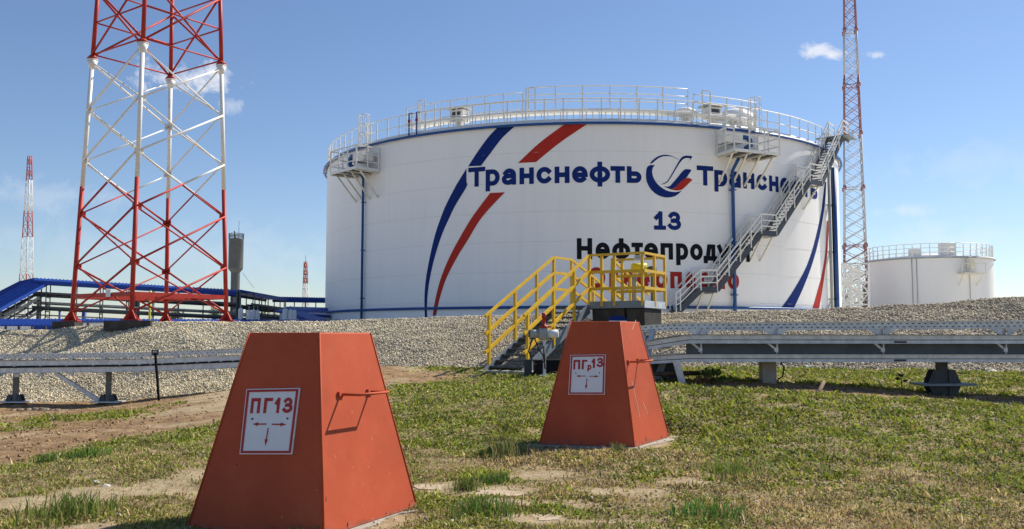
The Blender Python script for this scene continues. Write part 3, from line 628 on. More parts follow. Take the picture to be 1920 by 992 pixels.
def platform(p0, p1, rails_h, legs, box_at, bl):
    """foam chamber platform between two angles; p0, p1 = photo pixels of the outer floor corners"""
    ro = RT + 1.9; (a0, z0), (a1, z1) = hit(*p0, ro), hit(*p1, ro); z = (z0 + z1) / 2
    root = MB(); N_ = 4
    def P(a, r, zz): return cyl(a, r, zz)
    ang = [a0 + (a1 - a0) * i / N_ for i in range(N_ + 1)]
    root.hull([P(a, ro, z) for a in (a0, a1)] + [P(a, RT + .02, z) for a in (a1, a0)], [P(a, ro, z + .04) for a in (a0, a1)] + [P(a, RT + .02, z + .04) for a in (a1, a0)])
    o = root.build('service_platform', GALVDARK, tank)
    m = MB(); m.cur = 0
    ring = [P(a0, RT + .1, 0), P(a0, ro, 0), P(a1, ro, 0), P(a1, RT + .1, 0)]
    for a, c in zip(ring, ring[1:]):
        for h_, t_ in ((.02, .16), (rails_h, .06), (rails_h * .66, .045), (rails_h * .33, .045)):
            m.bar(a + Vector((0, 0, z + h_)), c + Vector((0, 0, z + h_)), .07, t_ + .015)
        k = max(1, round((c - a).length / 1.1))
        for i in range(0 if a is ring[0] else 1, k + 1): q = a.lerp(c, i / k); m.bar(q + Vector((0, 0, z - .06)), q + Vector((0, 0, z + rails_h)), .08, .08)
    m.build('guard_rail', RAILW, o)
    for i in range(legs):
        a = a0 + (a1 - a0) * (i + .15) / (legs - .7); q = MB(); q.bar(P(a, RT + .02, z - 1.75), P(a, ro - .35, z - .03), .09, .09); q.bar(P(a, RT + .02, z - .09), P(a, ro, z - .09), .08, .1); q.build('bracket', CREAM, o)
    ab = a0 + (a1 - a0) * box_at; q = MB(); q.box(P(ab, RT + .75, z + .95), (1.25, .8, .62), (math.cos(ab), math.sin(ab), 0)); q.build('foam_chamber', RAILW, o)
    q = MB(); ap = ab + bl; q.tube([P(ab + bl * .3, RT + .95, z + 1.05), P(ap, RT + .95, z + 1.1), P(ap + bl * .25, RT + .95, z + .95), P(ap + bl * .3, RT + .95, z + .6), P(ap, RT + .95, z + .45), P(ap, RT + .95, z - .1)], .17, 8); q.build('foam_pipe', PIPEBLUE, o)
    return o
platform((1377, 281), (1462, 290), 1.5, 4, .16, .05)
platform((619.5, 326.5), (667.7, 314), 1.5, 4, .72, -.05)
# the stairway up the wall
ST = [(1268, 586), (1276, 581), (1314.4, 543), (1345, 545), (1428, 436.7), (1456, 435), (1519, 340), (1541, 338.5), (1581, 256.5)]
ro, ri = RT + 1.25, RT + .22
SP = [hit(px, py, ro) for px, py in ST]
SP[3] = (SP[3][0], SP[2][1]); SP[5] = (SP[5][0], SP[4][1]); SP[7] = (SP[7][0], SP[6][1]); SP.append((SP[8][0] + .07, SP[8][1]))
def along(k, t, r, dz=0): a, c = SP[k], SP[k + 1]; return cyl(a[0] + (c[0] - a[0]) * t, r, a[1] + (c[1] - a[1]) * t + dz)
stw = MB()
for k in range(len(SP) - 1): stw.bar(along(k, 0, ro), along(k, 1, ro), .05, .33)
stair = stw.build('stairway', STAIRSTEEL, tank)
m = MB()
for k in range(len(SP) - 1): m.bar(along(k, 0, ri), along(k, 1, ri), .05, .24)
m.build('inner_stringer', STAIRSTEEL, stair)
m = MB()
for k in range(len(SP) - 1):
    if abs(SP[k + 1][1] - SP[k][1]) > .1:
        n = max(2, int(abs(SP[k + 1][1] - SP[k][1]) / .21))
        for i in range(n): a, c = along(k, (i + .5) / n, ri + .03, .04), along(k, (i + .5) / n, ro - .03, .04); m.bar(a, c, .25, .035)
    else:
        m.hull([along(k, 0, ri), along(k, 0, ro), along(k, 1, ro), along(k, 1, ri)], [along(k, 0, ri, .05), along(k, 0, ro, .05), along(k, 1, ro, .05), along(k, 1, ri, .05)])
m.build('tread', TREAD, stair)
for rr in (ro, ri + .05):
    m = MB()
    for k in range(len(SP) - 1):
        for h_, t_ in ((1.15, .075), (.78, .055), (.42, .055)): m.bar(along(k, 0, rr, h_), along(k, 1, rr, h_), .06, t_)
        n = max(1, round((along(k, 0, rr) - along(k, 1, rr)).length / 1.25))
        for i in range(0 if k == 0 else 1, n + 1): m.bar(along(k, i / n, rr, -.05), along(k, i / n, rr, 1.15), .065, .065)
    m.build('handrail', RAILW, stair)
for k in (2, 4, 6):
    m = MB()
    for t in (.15, .85): m.bar(along(k, t, RT + .01, -1.6), along(k, t, ro - .1, -.12), .08, .08); m.bar(along(k, t, RT + .01, -.16), along(k, t, ro, -.16), .09, .1)
    m.build('bracket', CREAM, stair)
m = MB(); m.bar(along(8, 0, RT - .2, .1), along(8, 1, RT - .2, .1), .05, .1)
m.hull([cyl(SP[8][0] - .02, RT - .5, SP[8][1]), cyl(SP[8][0] - .02, ro + .5, SP[8][1]), cyl(SP[9][0], ro + .5, SP[8][1]), cyl(SP[9][0], RT - .5, SP[8][1])],
       [cyl(SP[8][0] - .02, RT - .5, SP[8][1] + .06), cyl(SP[8][0] - .02, ro + .5, SP[8][1] + .06), cyl(SP[9][0], ro + .5, SP[8][1] + .06), cyl(SP[9][0], RT - .5, SP[8][1] + .06)])
m.build('top_landing', STEELBLUE, stair)

# ------------------------------------------------------------------ the smaller tank on the right
D2 = 120.0; B2 = R(24.69); R2 = D2 * math.sin(R(3.36)); X2, Y2 = D2 * math.sin(B2), D2 * math.cos(B2)
dn = D2 - R2; Z2 = at(1745, 481, dn * math.cos(B2)).z
t2 = thing('storage_tank', 'smaller plain white tank with a railed roof, standing right of the tall mast', 'tank', (X2, Y2, 1.2))
def c2(a, r, z): return Vector((X2 + r * math.sin(a), Y2 - r * math.cos(a), z))
m = MB(); m.lathe((X2, Y2, 0), [(R2, 1.2), (R2, Z2)], 96); m.build('shell', WHITE, t2)
m = MB(); m.lathe((X2, Y2, 0), [(R2 + .12, Z2 - .1), (R2 + .12, Z2 + .05), (.01, Z2 + .9)], 64); m.build('roof', WHITE, t2)
m = MB(); m.tube([c2(2 * math.pi * i / 64, R2 + .2, Z2 - .15) for i in range(65)], .07, 6); m.build('ring_pipe', GREYPAINT, t2)
m = MB()
for i in range(48): a = 2 * math.pi * i / 48; m.bar(c2(a, R2 - .05, Z2), c2(a, R2 - .05, Z2 + 1.5), .07, .07)
for h_ in (1.5, 1.0, .5): m.tube([c2(2 * math.pi * i / 64, R2 - .05, Z2 + h_) for i in range(65)], .035, 5)
m.build('roof_railing', RAILW, t2)
for a, r_ in ((R(-38), .04), (R(-34), .04), (R(12), .035)):
    m = MB(); m.tube([c2(a, R2 + .12, 1.2), c2(a, R2 + .12, Z2 - (.2 if a < 0 else 2.0))], r_, 6); m.build('riser_pipe', GREYPAINT, t2)
m = MB(); a = R(11); m.box(c2(a, R2 + .6, Z2 - 2.0), (2.6, 1.2, .14), (math.cos(a), math.sin(a), 0)); m.box(c2(a, R2 + .5, Z2 - .9), (.6, .6, 1.3), (math.cos(a), math.sin(a), 0))
for s in (-.1, .1): m.bar(c2(a + s * 1.6, R2, Z2 - 3.3), c2(a + s * 1.6, R2 + 1.1, Z2 - 2.05), .09, .09)
for s in (-.18, 0, .18):
    m.bar(c2(a + s, R2 + 1.15, Z2 - 2.0), c2(a + s, R2 + 1.15, Z2 - .9), .07, .07)
m.bar(c2(a - .18, R2 + 1.15, Z2 - .9), c2(a + .18, R2 + 1.15, Z2 - .9), .07, .07); m.build('service_platform', CREAM, t2)
m = MB(); m.box(c2(R(-2), R2 - 1.5, Z2 + .8), (1.4, 1.2, 1.6)); m.build('roof_hatch', RAILW, t2); m = MB(); m.box(c2(R(-38), R2 - 1.2, Z2 + .5), (1, 1, 1)); m.build('roof_hatch', RAILW, t2)

# ------------------------------------------------------------------ lattice towers
def band_tube(mb, p, q, r, bands, n=6):
    """tube whose material changes at the heights where the paint changes; bands: list of (z_top, material index)"""
    p, q = Vector(p), Vector(q)
    if p.z > q.z: p, q = q, p
    cur = p
    for zt, mi in bands:
        if cur.z >= q.z - 1e-6: break
        if zt <= cur.z and abs(q.z - p.z) > 1e-6 and zt < q.z: continue
        e = q if (zt >= q.z or abs(q.z - p.z) < 1e-4) else p.lerp(q, (zt - p.z) / (q.z - p.z))
        mb.cur = mi; mb.tube([cur, e], r, n); cur = e
        if e is q: break
TC = Vector((-12.36, 31.0, 0)); TH = Vector((2.484, 0.402, 0))
zbase = at(246, 601, 28.6).z; ztop = 13.6
def tleg(i, z):
    k = 1 - .185 * (z - zbase) / (12.8 - zbase); v = Vector((TH.x, TH.y, 0)) * k
    for _ in range(i): v = Vector((-v.y, v.x, 0))
    return Vector((TC.x + v.x, TC.y + v.y, z))                     # 0 right, 1 far, 2 left, 3 near
tw = thing('lattice_tower', 'wide red and white tubular lattice tower on the gravel, cut off at the top', 'tower', (TC.x, TC.y, zbase))
zred = at(252, 333, 28.8).z; zfl = at(262, 83, 29).z
bands = [(zred, 0), (zfl, 1), (99, 0)]
for i in range(4):
    m = MB(); band_tube(m, tleg(i, zbase), tleg(i, zfl), .074, bands, 12); m.cur = 0; band_tube(m, tleg(i, zfl), tleg(i, ztop), .072, bands, 12)
    for y_ in (491, 386, 281, 180):
        q = tleg(i, at(250, y_, 28.7).z); m.cur = 0 if q.z < zred else 1
        for j in (1, 3): v = (tleg((i + j) % 4, q.z) - q).normalized(); m.box(q + v * .12, (.16, .014, .2), v)
    lg = m.build('leg', [TOWERRED, TOWERWHITE], tw)
    m = MB(); p = tleg(i, zbase)
    for a in range(4):
        d = Vector((math.cos(R(45 + 90 * a + 9)), math.sin(R(45 + 90 * a + 9)), 0)); s_ = Vector((-d.y, d.x, 0)) * .012
        m.hull([p + s_, p + d * .27 + s_, p + d * .27 + s_ + Vector((0, 0, .05)), p + s_ + Vector((0, 0, .42))], [p - s_, p + d * .27 - s_, p + d * .27 - s_ + Vector((0, 0, .05)), p - s_ + Vector((0, 0, .42))])
    m.box((p.x, p.y, zbase + .02), (.52, .52, .04), (1, .16, 0)); m.build('foot_plate', TOWERRED, lg)
    m = MB(); q = tleg(i, zfl); m.tube([q + Vector((0, 0, .14)), q + Vector((0, 0, .02))], .10, 12, r2=.19); m.tube([q + Vector((0, 0, .02)), q - Vector((0, 0, .0))], .19, 12)
    m.cur = 1; m.tube([q - Vector((0, 0, .004)), q - Vector((0, 0, .03))], .19, 12); m.tube([q - Vector((0, 0, .03)), q - Vector((0, 0, .32))], .18, 12, r2=.085); m.build('flange', [TOWERRED, TOWERWHITE], lg)
nodes = [zbase + .28] + [at(250, y, 28.7).z for y in (491, 386, 281, 180)] + [zfl - .12]
for k in range(len(nodes) - 1):
    for i in range(4):
        j = (i + 1) % 4
        for (a, c) in ((i, j), (j, i)):
            m = MB(); p, q = tleg(a, nodes[k]), tleg(c, nodes[k + 1]); off = Vector((0, 0, 0)); 
            nrm = ((tleg(i, 0) + tleg(j, 0)) / 2 - TC); nrm.z = 0; nrm.normalize(); off = nrm * (.05 if a == i else -.05)
            band_tube(m, p + off, q + off, .036 if a == i else .027, bands, 6); m.build('brace', [TOWERRED, TOWERWHITE], tw)
up = [zfl + .12, zfl + 1.25, zfl + 2.4, zfl + 3.5]
for k in range(3):
    for i in range(4):
        j = (i + 1) % 4
        m = MB(); band_tube(m, tleg(i, up[k] + .05), tleg(j, up[k] + .051), .028, [(99, 0)]); m.build('brace', [TOWERRED, TOWERWHITE], tw)
        if k % 2 == 0 and k + 2 <= 3:
            for (a, c, s_) in ((i, j, .05), (j, i, -.05)):
                m = MB(); nrm = ((tleg(i, 0) + tleg(j, 0)) / 2 - TC); nrm.z = 0; nrm.normalize(); band_tube(m, tleg(a, up[k]) + nrm * s_, tleg(c, up[k + 2]) + nrm * s_, .038, [(99, 0)]); m.build('brace', [TOWERRED, TOWERWHITE], tw)
zh = at(248, 551, 28.6).z
for i in range(4):
    m = MB(); m.bar(tleg(i, zh), tleg((i + 1) % 4, zh), .10, .14); m.build('cross_beam', TOWERRED, tw)
m = MB(); m.bar(tleg(0, zh).lerp(tleg(1, zh), .5), tleg(2, zh).lerp(tleg(3, zh), .5), .08, .12); m.build('cross_beam', TOWERRED, tw)
m = MB(); p = tleg(2, zh).lerp(tleg(3, zh), .64); m.box(p + Vector((-.02, -.10, .05)), (.26, .015, .24), (tleg(3, 0) - tleg(2, 0)))
m.cur = 1
for k in range(3): m.box(p + Vector((-.025, -.112, .12 - k * .07)), (.18, .006, .012), (tleg(3, 0) - tleg(2, 0)))
m.build('notice_plate', [SIGNW, GREYPAINT], tw)
for i, lab in ((2, 'dark concrete footing under the left leg of the red and white tower'), (3, 'dark concrete footing under the nearest leg of the red and white tower'), (0, 'dark concrete footing under the right leg of the red and white tower'), (1, 'dark concrete footing under the farthest leg of the red and white tower')):
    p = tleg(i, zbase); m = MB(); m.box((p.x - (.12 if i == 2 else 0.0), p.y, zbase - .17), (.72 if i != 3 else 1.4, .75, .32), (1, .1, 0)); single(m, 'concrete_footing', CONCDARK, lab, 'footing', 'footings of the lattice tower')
def mast(name, label, px_c, Y, px_half_b, py_b, px_half_t, py_t, rot, panels, bandz, mats, leg_r, br_r, flanges=(), spike=0):
    b0 = at(px_c[0], py_b, Y); t0 = at(px_c[1], py_t, Y); hb = px_half_b / F * Y; ht = px_half_t / F * Y
    root = thing(name, label, 'mast', (b0.x, b0.y, b0.z))
    def P(i, t):
        c = b0.lerp(t0, t); h_ = hb + (ht - hb) * t; a = rot + i * math.pi / 2; return c + Vector((math.cos(a), math.sin(a), 0)) * h_
    bands = [(b0.z + (t0.z - b0.z) * f, mi) for f, mi in bandz]
    for i in range(4):
        m = MB(); band_tube(m, P(i, 0), P(i, 1), leg_r, bands, 6); lg = m.build('leg', mats, root)
        for f in flanges: m = MB(); q = P(i, f); m.tube([q - Vector((0, 0, leg_r * 2.6)), q + Vector((0, 0, leg_r * 2.6))], leg_r * 2.4, 8); m.build('flange', mats[0], lg)
    for i in range(4):
        m = MB()
        for k in range(panels):
            a, c = k / panels, (k + 1) / panels
            if k % 2: band_tube(m, P(i, a), P((i + 1) % 4, c), br_r, bands, 4)
            else: band_tube(m, P((i + 1) % 4, a), P(i, c), br_r, bands, 4)
            if panels < 30: band_tube(m, P(i, c), P((i + 1) % 4, c - 1e-3), br_r * .8, bands, 4)
            if br_r * 2.0 < leg_r * 1.8: band_tube(m, P(i, a), P((i + 1) % 4, c), br_r * .8, bands, 4) if not k % 2 else band_tube(m, P((i + 1) % 4, a), P(i, c), br_r * .8, bands, 4)
        for f in flanges: band_tube(m, P(i, f), P((i + 1) % 4, f + 1e-3), br_r * 1.2, bands, 4)
        m.build('bracing', mats, root)
    if spike: m = MB(); m.tube([t0, t0 + Vector((0, 0, spike))], leg_r * .7, 5); m.build('lightning_rod', mats[0], root)
    return root
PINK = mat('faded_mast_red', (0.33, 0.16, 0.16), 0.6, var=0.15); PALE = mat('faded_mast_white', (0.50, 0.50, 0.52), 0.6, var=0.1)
mast('lattice_mast', 'tall slender lattice mast rising behind the right edge of the huge tank', (1606, 1592), 105, 30, 600, 13, -30, R(28), 30, [(.22, 0), (.55, 1), (.72, 0), (.86, 1), (2, 0)], [PINK, PALE], .085, .045, (.215, .385, .545, .69, .855), 0)
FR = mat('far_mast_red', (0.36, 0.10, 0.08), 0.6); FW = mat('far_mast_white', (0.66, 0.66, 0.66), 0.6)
mast('lattice_mast', 'distant red and white lattice mast at the left edge behind the blue covered pipes', (46, 56), 190, 15, 640, 3.4, 293, R(30), 16, [(.28, 1), (.36, 0), (.56, 1), (.70, 0), (.87, 1), (2, 0)], [FR, FW], .10, .055)
mast('lattice_mast', 'tiny distant red and white lattice mast just left of the huge tank', (572, 573), 330, 8, 630, 3, 491, R(30), 10, [(.70, 1), (2, 0)], [FR, FW], .13, .075, (), 2.5)

# ------------------------------------------------------------------ hydrant covers
PL = {}
def hydrant_cover(label, z0, Nn, Ln, Rn, H, k):
    Nn, Ln, Rn = Vector((Nn[0], Nn[1], z0)), Vector((Ln[0], Ln[1], z0)), Vector((Rn[0], Rn[1], z0)); Fn = Ln + Rn - Nn
    c = (Ln + Rn) / 2; root = thing('hydrant_cover', label, 'hydrant cover', c, 'pyramid shaped hydrant covers')
    up = Vector((0, 0, H)); B = [Ln, Nn, Rn, Fn]; T = [c + (p - c) * k + up for p in B]
    m = MB(); m.v = [Vector(p) for p in B + T]; n = 4
    for i in range(4): j = (i + 1) % 4; m.face((i, j, 4 + j, 4 + i))
    m.face((4, 5, 6, 7))
    body = m.build('body', HOOD, root)
    # dented, slightly bevelled sheet: subdivide and bend a little
    bm_mod = body.modifiers.new('bevel', 'BEVEL'); bm_mod.width = .008; bm_mod.segments = 2
    m = MB()   # worn weld seams along the edges and the rim of the bottom
    for i in range(4): m.tube([B[i] + (T[i] - B[i]) * .0, T[i]], .0065, 6)
    m.build('edge_weld', HOOD, root)
    m = MB()
    for i in (0, 1):
        a, b_ = B[i], B[i + 1]; nn = 22; prev = None
        nrm = (b_ - a).cross(T[i] - a).normalized()
        for q in range(nn):
            t0, t1 = q / nn, (q + 1) / nn; h0 = .010 + .055 * random.random() ** 3; up_ = (T[i] - a).normalized()
            m.poly([a.lerp(b_, t0) + nrm * .004, a.lerp(b_, t1) + nrm * .004, a.lerp(b_, t1) + up_ * h0 + nrm * .004, a.lerp(b_, t0) + up_ * h0 + nrm * .004])
    m.build('worn_edge', HOODEDGE, root)
    return root, B, T
def plane_hit(px, py, o, n): d = ray(px, py); e = Vector((0, 0, EYE)); return e + d * ((o - e).dot(n) / d.dot(n))
def sign(root, B, T, corners, text, hs):
    """red framed white plate on the left face; corners = photo pixels TL, TR, BR, BL"""
    n = (B[1] - B[0]).cross(T[0] - B[0]).normalized(); P = [plane_hit(*c, B[0], n) for c in corners]
    def Q(u, v, d): a = P[0].lerp(P[1], u); b_ = P[3].lerp(P[2], u); return b_.lerp(a, v) + n * d
    m = MB(); m.hull([Q(0, 0, .001), Q(1, 0, .001), Q(1, 1, .001), Q(0, 1, .001)], [Q(0, 0, .012), Q(1, 0, .012), Q(1, 1, .012), Q(0, 1, .012)]); pl = m.build('sign_plate', SIGNW, root)
    m = MB()
    for (u0, v0, u1, v1) in ((0.02, .015, .98, .05), (0.02, .95, .98, .985), (.02, .05, .06, .95), (.94, .05, .98, .95)): m.hull([Q(u0, v0, .012), Q(u1, v0, .012), Q(u1, v1, .012), Q(u0, v1, .012)], [Q(u0, v0, .016), Q(u1, v0, .016), Q(u1, v1, .016), Q(u0, v1, .016)])
    m.build('sign_border', SIGNR, pl)
    m = MB(); asp = (P[0] - P[1]).length / (P[0] - P[3]).length; o = 0
    for (ch, u0, u1, v0, h, wd) in text:
        for st in glyph_strips(ch, u0 * asp, u1 * asp, v0, h, wd):
            o += 1; b_ = len(m.v)
            for a, c in st: m.v += [Q(a.x / asp, a.y, .0135 + .0004 * (o % 5)), Q(c.x / asp, c.y, .0135 + .0004 * (o % 5))]
            for i in range(len(st) - 1): m.face((b_ + 2 * i, b_ + 2 * i + 1, b_ + 2 * i + 3, b_ + 2 * i + 2))
    def arrow(a, c, wd):
        a, c = Vector(a), Vector(c); d = (c - a).normalized(); s = Vector((-d.y, d.x)); e = c - d * .10
        for poly in ([a + s * wd, a - s * wd, e - s * wd, e + s * wd], [e + s * wd * 3, e - s * wd * 3, c]): m.poly([Q(p.x / asp, p.y, .0142) for p in poly])
    arrow((.46 * asp, hs), (.19 * asp, hs), .010); arrow((.56 * asp, hs - .005), (.83 * asp, hs - .01), .010); arrow((.50 * asp, hs - .06), (.48 * asp, hs - .33), .010)
    m.build('sign_lettering', SIGNR, pl)
    m = MB()
    for u in (.18, .84): m.tube([Q(u, hs + .08, .012), Q(u, hs + .08, .018)], .006, 8)
    m.build('rivet', GALVDARK, pl)
def handle(root, B, T, p0, p1, out):
    n = (B[2] - B[1]).cross(T[1] - B[1]).normalized(); a, c = plane_hit(*p0, B[1], n), plane_hit(*p1, B[1], n)
    o = Vector((n.x, n.y, 0)).normalized() * out; m = MB(); m.tube([a - n * .01, a + o, c + o, c - n * .01], .009, 8)
    s = (c - a).normalized()
    for q in (a, c): m.bar(q - s * .03, q + s * .03, .03, .035, n)
    m.build('handle', HOOD, root)
h1, B1, T1 = hydrant_cover('larger, nearer rust red metal pyramid with sign in bold ПГ13', -0.005, (-1.110, 5.45), (-2.007, 5.725), (-.662, 6.40), 1.20, .54)
sign(h1, B1, T1, ((464, 730), (564, 728), (549, 852), (451, 852)), [('П', .12, .30, .62, .235, .05), ('Г', .37, .53, .62, .235, .05), ('1s', .56, .70, .62, .235, .05), ('3', .73, .91, .62, .235, .05)], .455)
handle(h1, B1, T1, (638, 739), (692, 734), .15)
h2, B2_, T2_ = hydrant_cover('smaller, farther rust red metal pyramid with sign reading ПГр13', 0.10, (1.178, 8.82), (.27, 9.06), (1.66, 9.70), 1.21, .53)
sign(h2, B2_, T2_, ((1070, 666), (1136, 665), (1134, 740), (1066, 740)), [('П', .10, .29, .63, .24, .05), ('Г', .34, .49, .63, .24, .05), ('р', .50, .61, .62, .12, .035), ('1s', .60, .74, .66, .24, .05), ('3', .76, .94, .68, .24, .05)], .46)
handle(h2, B2_, T2_, (1178, 678), (1196, 675), .16)
m = MB()   # long bright scratches on the lit side of the farther cover
n_ = (B2_[2] - B2_[1]).cross(T2_[1] - B2_[1]).normalized()
for pts in (((1184, 714), (1190, 738), (1196, 764), (1199, 782)), ((1206, 754), (1214, 777)), ((1192, 600), (1185, 618))):
    P_ = [plane_hit(*p, B2_[1], n_) + n_ * .002 for p in pts]
    for a, c in zip(P_, P_[1:]): s_ = (c - a).cross(n_).normalized() * .004; m.poly([a - s_, a + s_, c + s_, c - s_])
m.build('scratch', mat('bare_scratch', (.62, .42, .32), .6), h2)
def rough(pts, n=7, j=.05):
    out = []
    for a, c in zip(pts, pts[1:] + pts[:1]):
        for i in range(n):
            t = i / n; q = 0 if i == 0 else random.uniform(-j, j); d = (c[0] - a[0], c[1] - a[1]); l_ = math.hypot(*d); out.append((a[0] + d[0] * t - d[1] / l_ * q, a[1] + d[1] * t + d[0] / l_ * q))
    return out
def slab(pts, z0, z1, label, name='concrete_slab', cat='slab', grp=None, mt=None):
    m = MB(); m.hull([Vector((p[0], p[1], z0)) for p in pts], [Vector((p[0], p[1], z1)) for p in pts]); return single(m, name, mt or CONC, label, cat, grp)
def grow(B, k, d=0): c = sum((p for p in B), Vector((0, 0, 0))) / 4; return [c + (p - c) * k for p in B]
slab(rough([(p.x, p.y) for p in grow(B1, 1.13)]), -.15, -.009, 'flat concrete slab under the nearer red pyramid cover', grp='slabs under the hydrant covers')
slab(rough([(p.x, p.y) for p in grow(B2_, 1.20)]), -.1, .097, 'flat concrete slab under the farther red pyramid cover', grp='slabs under the hydrant covers')
def disc_slab(px, py, Y, rx, ry, rot, label):
    c = at(px, py, Y); m = MB(); z = gz(c.x, c.y) + .003; pts = []
    for i in range(14):
        a = 2 * math.pi * i / 14; e = random.uniform(.7, 1.15); x = math.copysign(abs(math.cos(a)) ** .6, math.cos(a)) * rx * e; y = math.copysign(abs(math.sin(a)) ** .6, math.sin(a)) * ry * e
        pts.append((c.x + x * math.cos(rot) - y * math.sin(rot), c.y + x * math.sin(rot) + y * math.cos(rot)))
    m.hull([Vector((p[0], p[1], z - .06)) for p in pts], [Vector((p[0], p[1], z)) for p in pts])
    single(m, 'paving_slab', mat('sandy_slab', (.44, .35, .25), .95, var=.15, scale=6, bump=.4, bscale=40, dirt=(.25, .18, .11), dirt_amt=.5), label, 'slab', 'half buried paving slabs in the grass')
disc_slab(826, 904, 7.15, .20, .14, -.3, 'sandy paving slab in the grass beside the right edge of the nearer pyramid')
disc_slab(936, 918, 6.85, .21, .13, -.3, 'sandy paving slab between the two pyramids, middle one of the three')
disc_slab(1012, 974, 5.9, .15, .10, -.2, 'sandy paving slab nearest the lower edge of the photo')
disc_slab(8, 888, 7.7, .22, .16, .2, 'pale slab at the far left edge beside the dirt track')

# ------------------------------------------------------------------ yellow crossover stairs
SD = Vector((.53, .85, 0)).normalized(); SX = Vector((SD.y, -SD.x, 0))
BL = Vector((-.52, 20.2, .37)); RISE = 1.48; RUN = 3.0; WID = .96
def S(s, w_, z): return BL + SD * s + SX * w_ + Vector((0, 0, z))
st = thing('crossover_stairs', 'steel stairs with yellow handrails and platform crossing the gravel bank', 'stairs', S(1.5, .5, 0))
NT = 12
for w_ in (0, WID):
    m = MB(); m.bar(S(-.12, w_, -.06), S(RUN, w_, RISE - .06), .045, .22); m.bar(S(RUN + 1.3, w_, RISE - .06), S(RUN + 4.2, w_, .9), .045, .22); m.build('stringer', STEELBLUE, st)
for i in range(NT):
    m = MB(); m.box(S(RUN * (i + .6) / NT, WID / 2, RISE * (i + .7) / NT), (WID - .05, .27, .04), SX); m.build('tread', TREAD, st)
DKW = 2.42
m = MB()
m.hull([S(RUN, 0, RISE - .05), S(RUN, DKW, RISE - .05), S(RUN + 1.32, DKW, RISE - .05), S(RUN + 1.32, 0, RISE - .05)], [S(RUN, 0, RISE), S(RUN, DKW, RISE), S(RUN + 1.32, DKW, RISE), S(RUN + 1.32, 0, RISE)])
deck = m.build('platform_deck', TREAD, st)
m = MB(); m.bar(S(RUN - .01, WID + .03, RISE + .03), S(RUN - .01, DKW, RISE + .03), .02, .17); m.build('kick_plate', STEELBLUE, deck)
m = MB(); m.bar(S(RUN, DKW + .012, RISE + .03), S(RUN + 1.32, DKW + .012, RISE + .03), .02, .17); m.bar(S(RUN + 1.33, WID, RISE + .03), S(RUN + 1.33, DKW, RISE + .03), .02, .17); m.build('kick_plate', GALV, deck)
def yrail(pts, posts, hts=(1.25, .86, .45), name='handrail', flat=True):
    m = MB()
    for h_ in hts:
        for a, c in zip(pts, pts[1:]): m.bar(a + Vector((0, 0, h_)), c + Vector((0, 0, h_)), .055, .055 if h_ > 1.1 else .07)
    o = m.build(name, YELLOW, st)
    for p, base in posts: q = MB(); q.bar(p + Vector((0, 0, base)), p + Vector((0, 0, 1.25)), .06, .06, SX); q.build('post', YELLOW, o)
    return o
def onfl(s, w_): return S(s, w_, RISE * s / RUN)
yrail([onfl(-.1, -.02), S(RUN, -.02, RISE), S(RUN + .95, -.02, RISE)], [(onfl(0.05, -.02), -.3), (onfl(1.15, -.02), -.05), (onfl(2.15, -.02), -.05), (S(RUN, -.02, RISE), 0), (S(RUN + .95, -.02, RISE), 0)])
yrail([S(RUN + .95, -.02, RISE), S(RUN + 3.6, -.02, .65)], [(S(RUN + 2.2, -.02, 1.05), -.05)])
yrail([onfl(-.1, WID + .02), S(RUN, WID + .02, RISE)], [(onfl(.05, WID + .02), -.35), (onfl(1.2, WID + .02), -.05), (onfl(2.2, WID + .02), -.05)])
yrail([S(RUN, WID + .02, RISE), S(RUN, DKW, RISE)], [(S(RUN, WID + .02, RISE), 0), (S(RUN, WID + .36, RISE), 0), (S(RUN, WID + .7, RISE), 0), (S(RUN, DKW - .03, RISE), 0)], (1.25, .83, .42))
yrail([S(RUN, DKW, RISE), S(RUN + 1.3, DKW, RISE)], [(S(RUN + .65, DKW, RISE), 0), (S(RUN + 1.3, DKW, RISE), 0)], (1.25, .83, .42))
yrail([S(RUN + 1.3, DKW, RISE), S(RUN + 1.3, WID + .02, RISE)], [(S(RUN + 1.3, DKW - .6, RISE), 0), (S(RUN + 1.3, WID + .3, RISE), 0), (S(RUN + 1.3, WID + .02, RISE), 0)], (1.22, .80, .40))
yrail([S(RUN + 1.3, WID + .02, RISE), S(RUN + 3.6, WID + .02, .65)], [(S(RUN + 2.4, WID + .02, 1.05), -.05)])
m = MB(); p = S(RUN + .02, DKW - .16, RISE + 1.14); m.box(p, (.17, .01, .11), SX); m.cur = 1
for k in range(3): m.box(p - SD * .009 + Vector((0, 0, .03 - k * .03)), (.12, .004, .010), SX)
m.build('notice_plate', [SIGNW, GALVDARK], st)
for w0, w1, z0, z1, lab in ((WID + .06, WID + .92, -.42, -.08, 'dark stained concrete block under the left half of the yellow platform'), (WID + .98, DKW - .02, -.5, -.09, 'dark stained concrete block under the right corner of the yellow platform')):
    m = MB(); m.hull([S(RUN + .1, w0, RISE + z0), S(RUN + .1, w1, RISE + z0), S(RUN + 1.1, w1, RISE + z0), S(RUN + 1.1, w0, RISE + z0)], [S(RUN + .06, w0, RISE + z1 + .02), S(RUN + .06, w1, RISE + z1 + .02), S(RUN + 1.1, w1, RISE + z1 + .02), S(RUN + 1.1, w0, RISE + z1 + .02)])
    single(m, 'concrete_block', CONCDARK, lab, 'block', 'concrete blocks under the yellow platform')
m = MB(); a = S(-.45, -.25, 0); q = [S(-.4, .0, 0), S(-.4, 2.0, 0), S(.15, 2.0, 0), S(.15, 0, 0)]
slab([(p.x, p.y) for p in q], .2, .385, 'low concrete step at the foot of the yellow railed stairs', 'concrete_step', 'step')
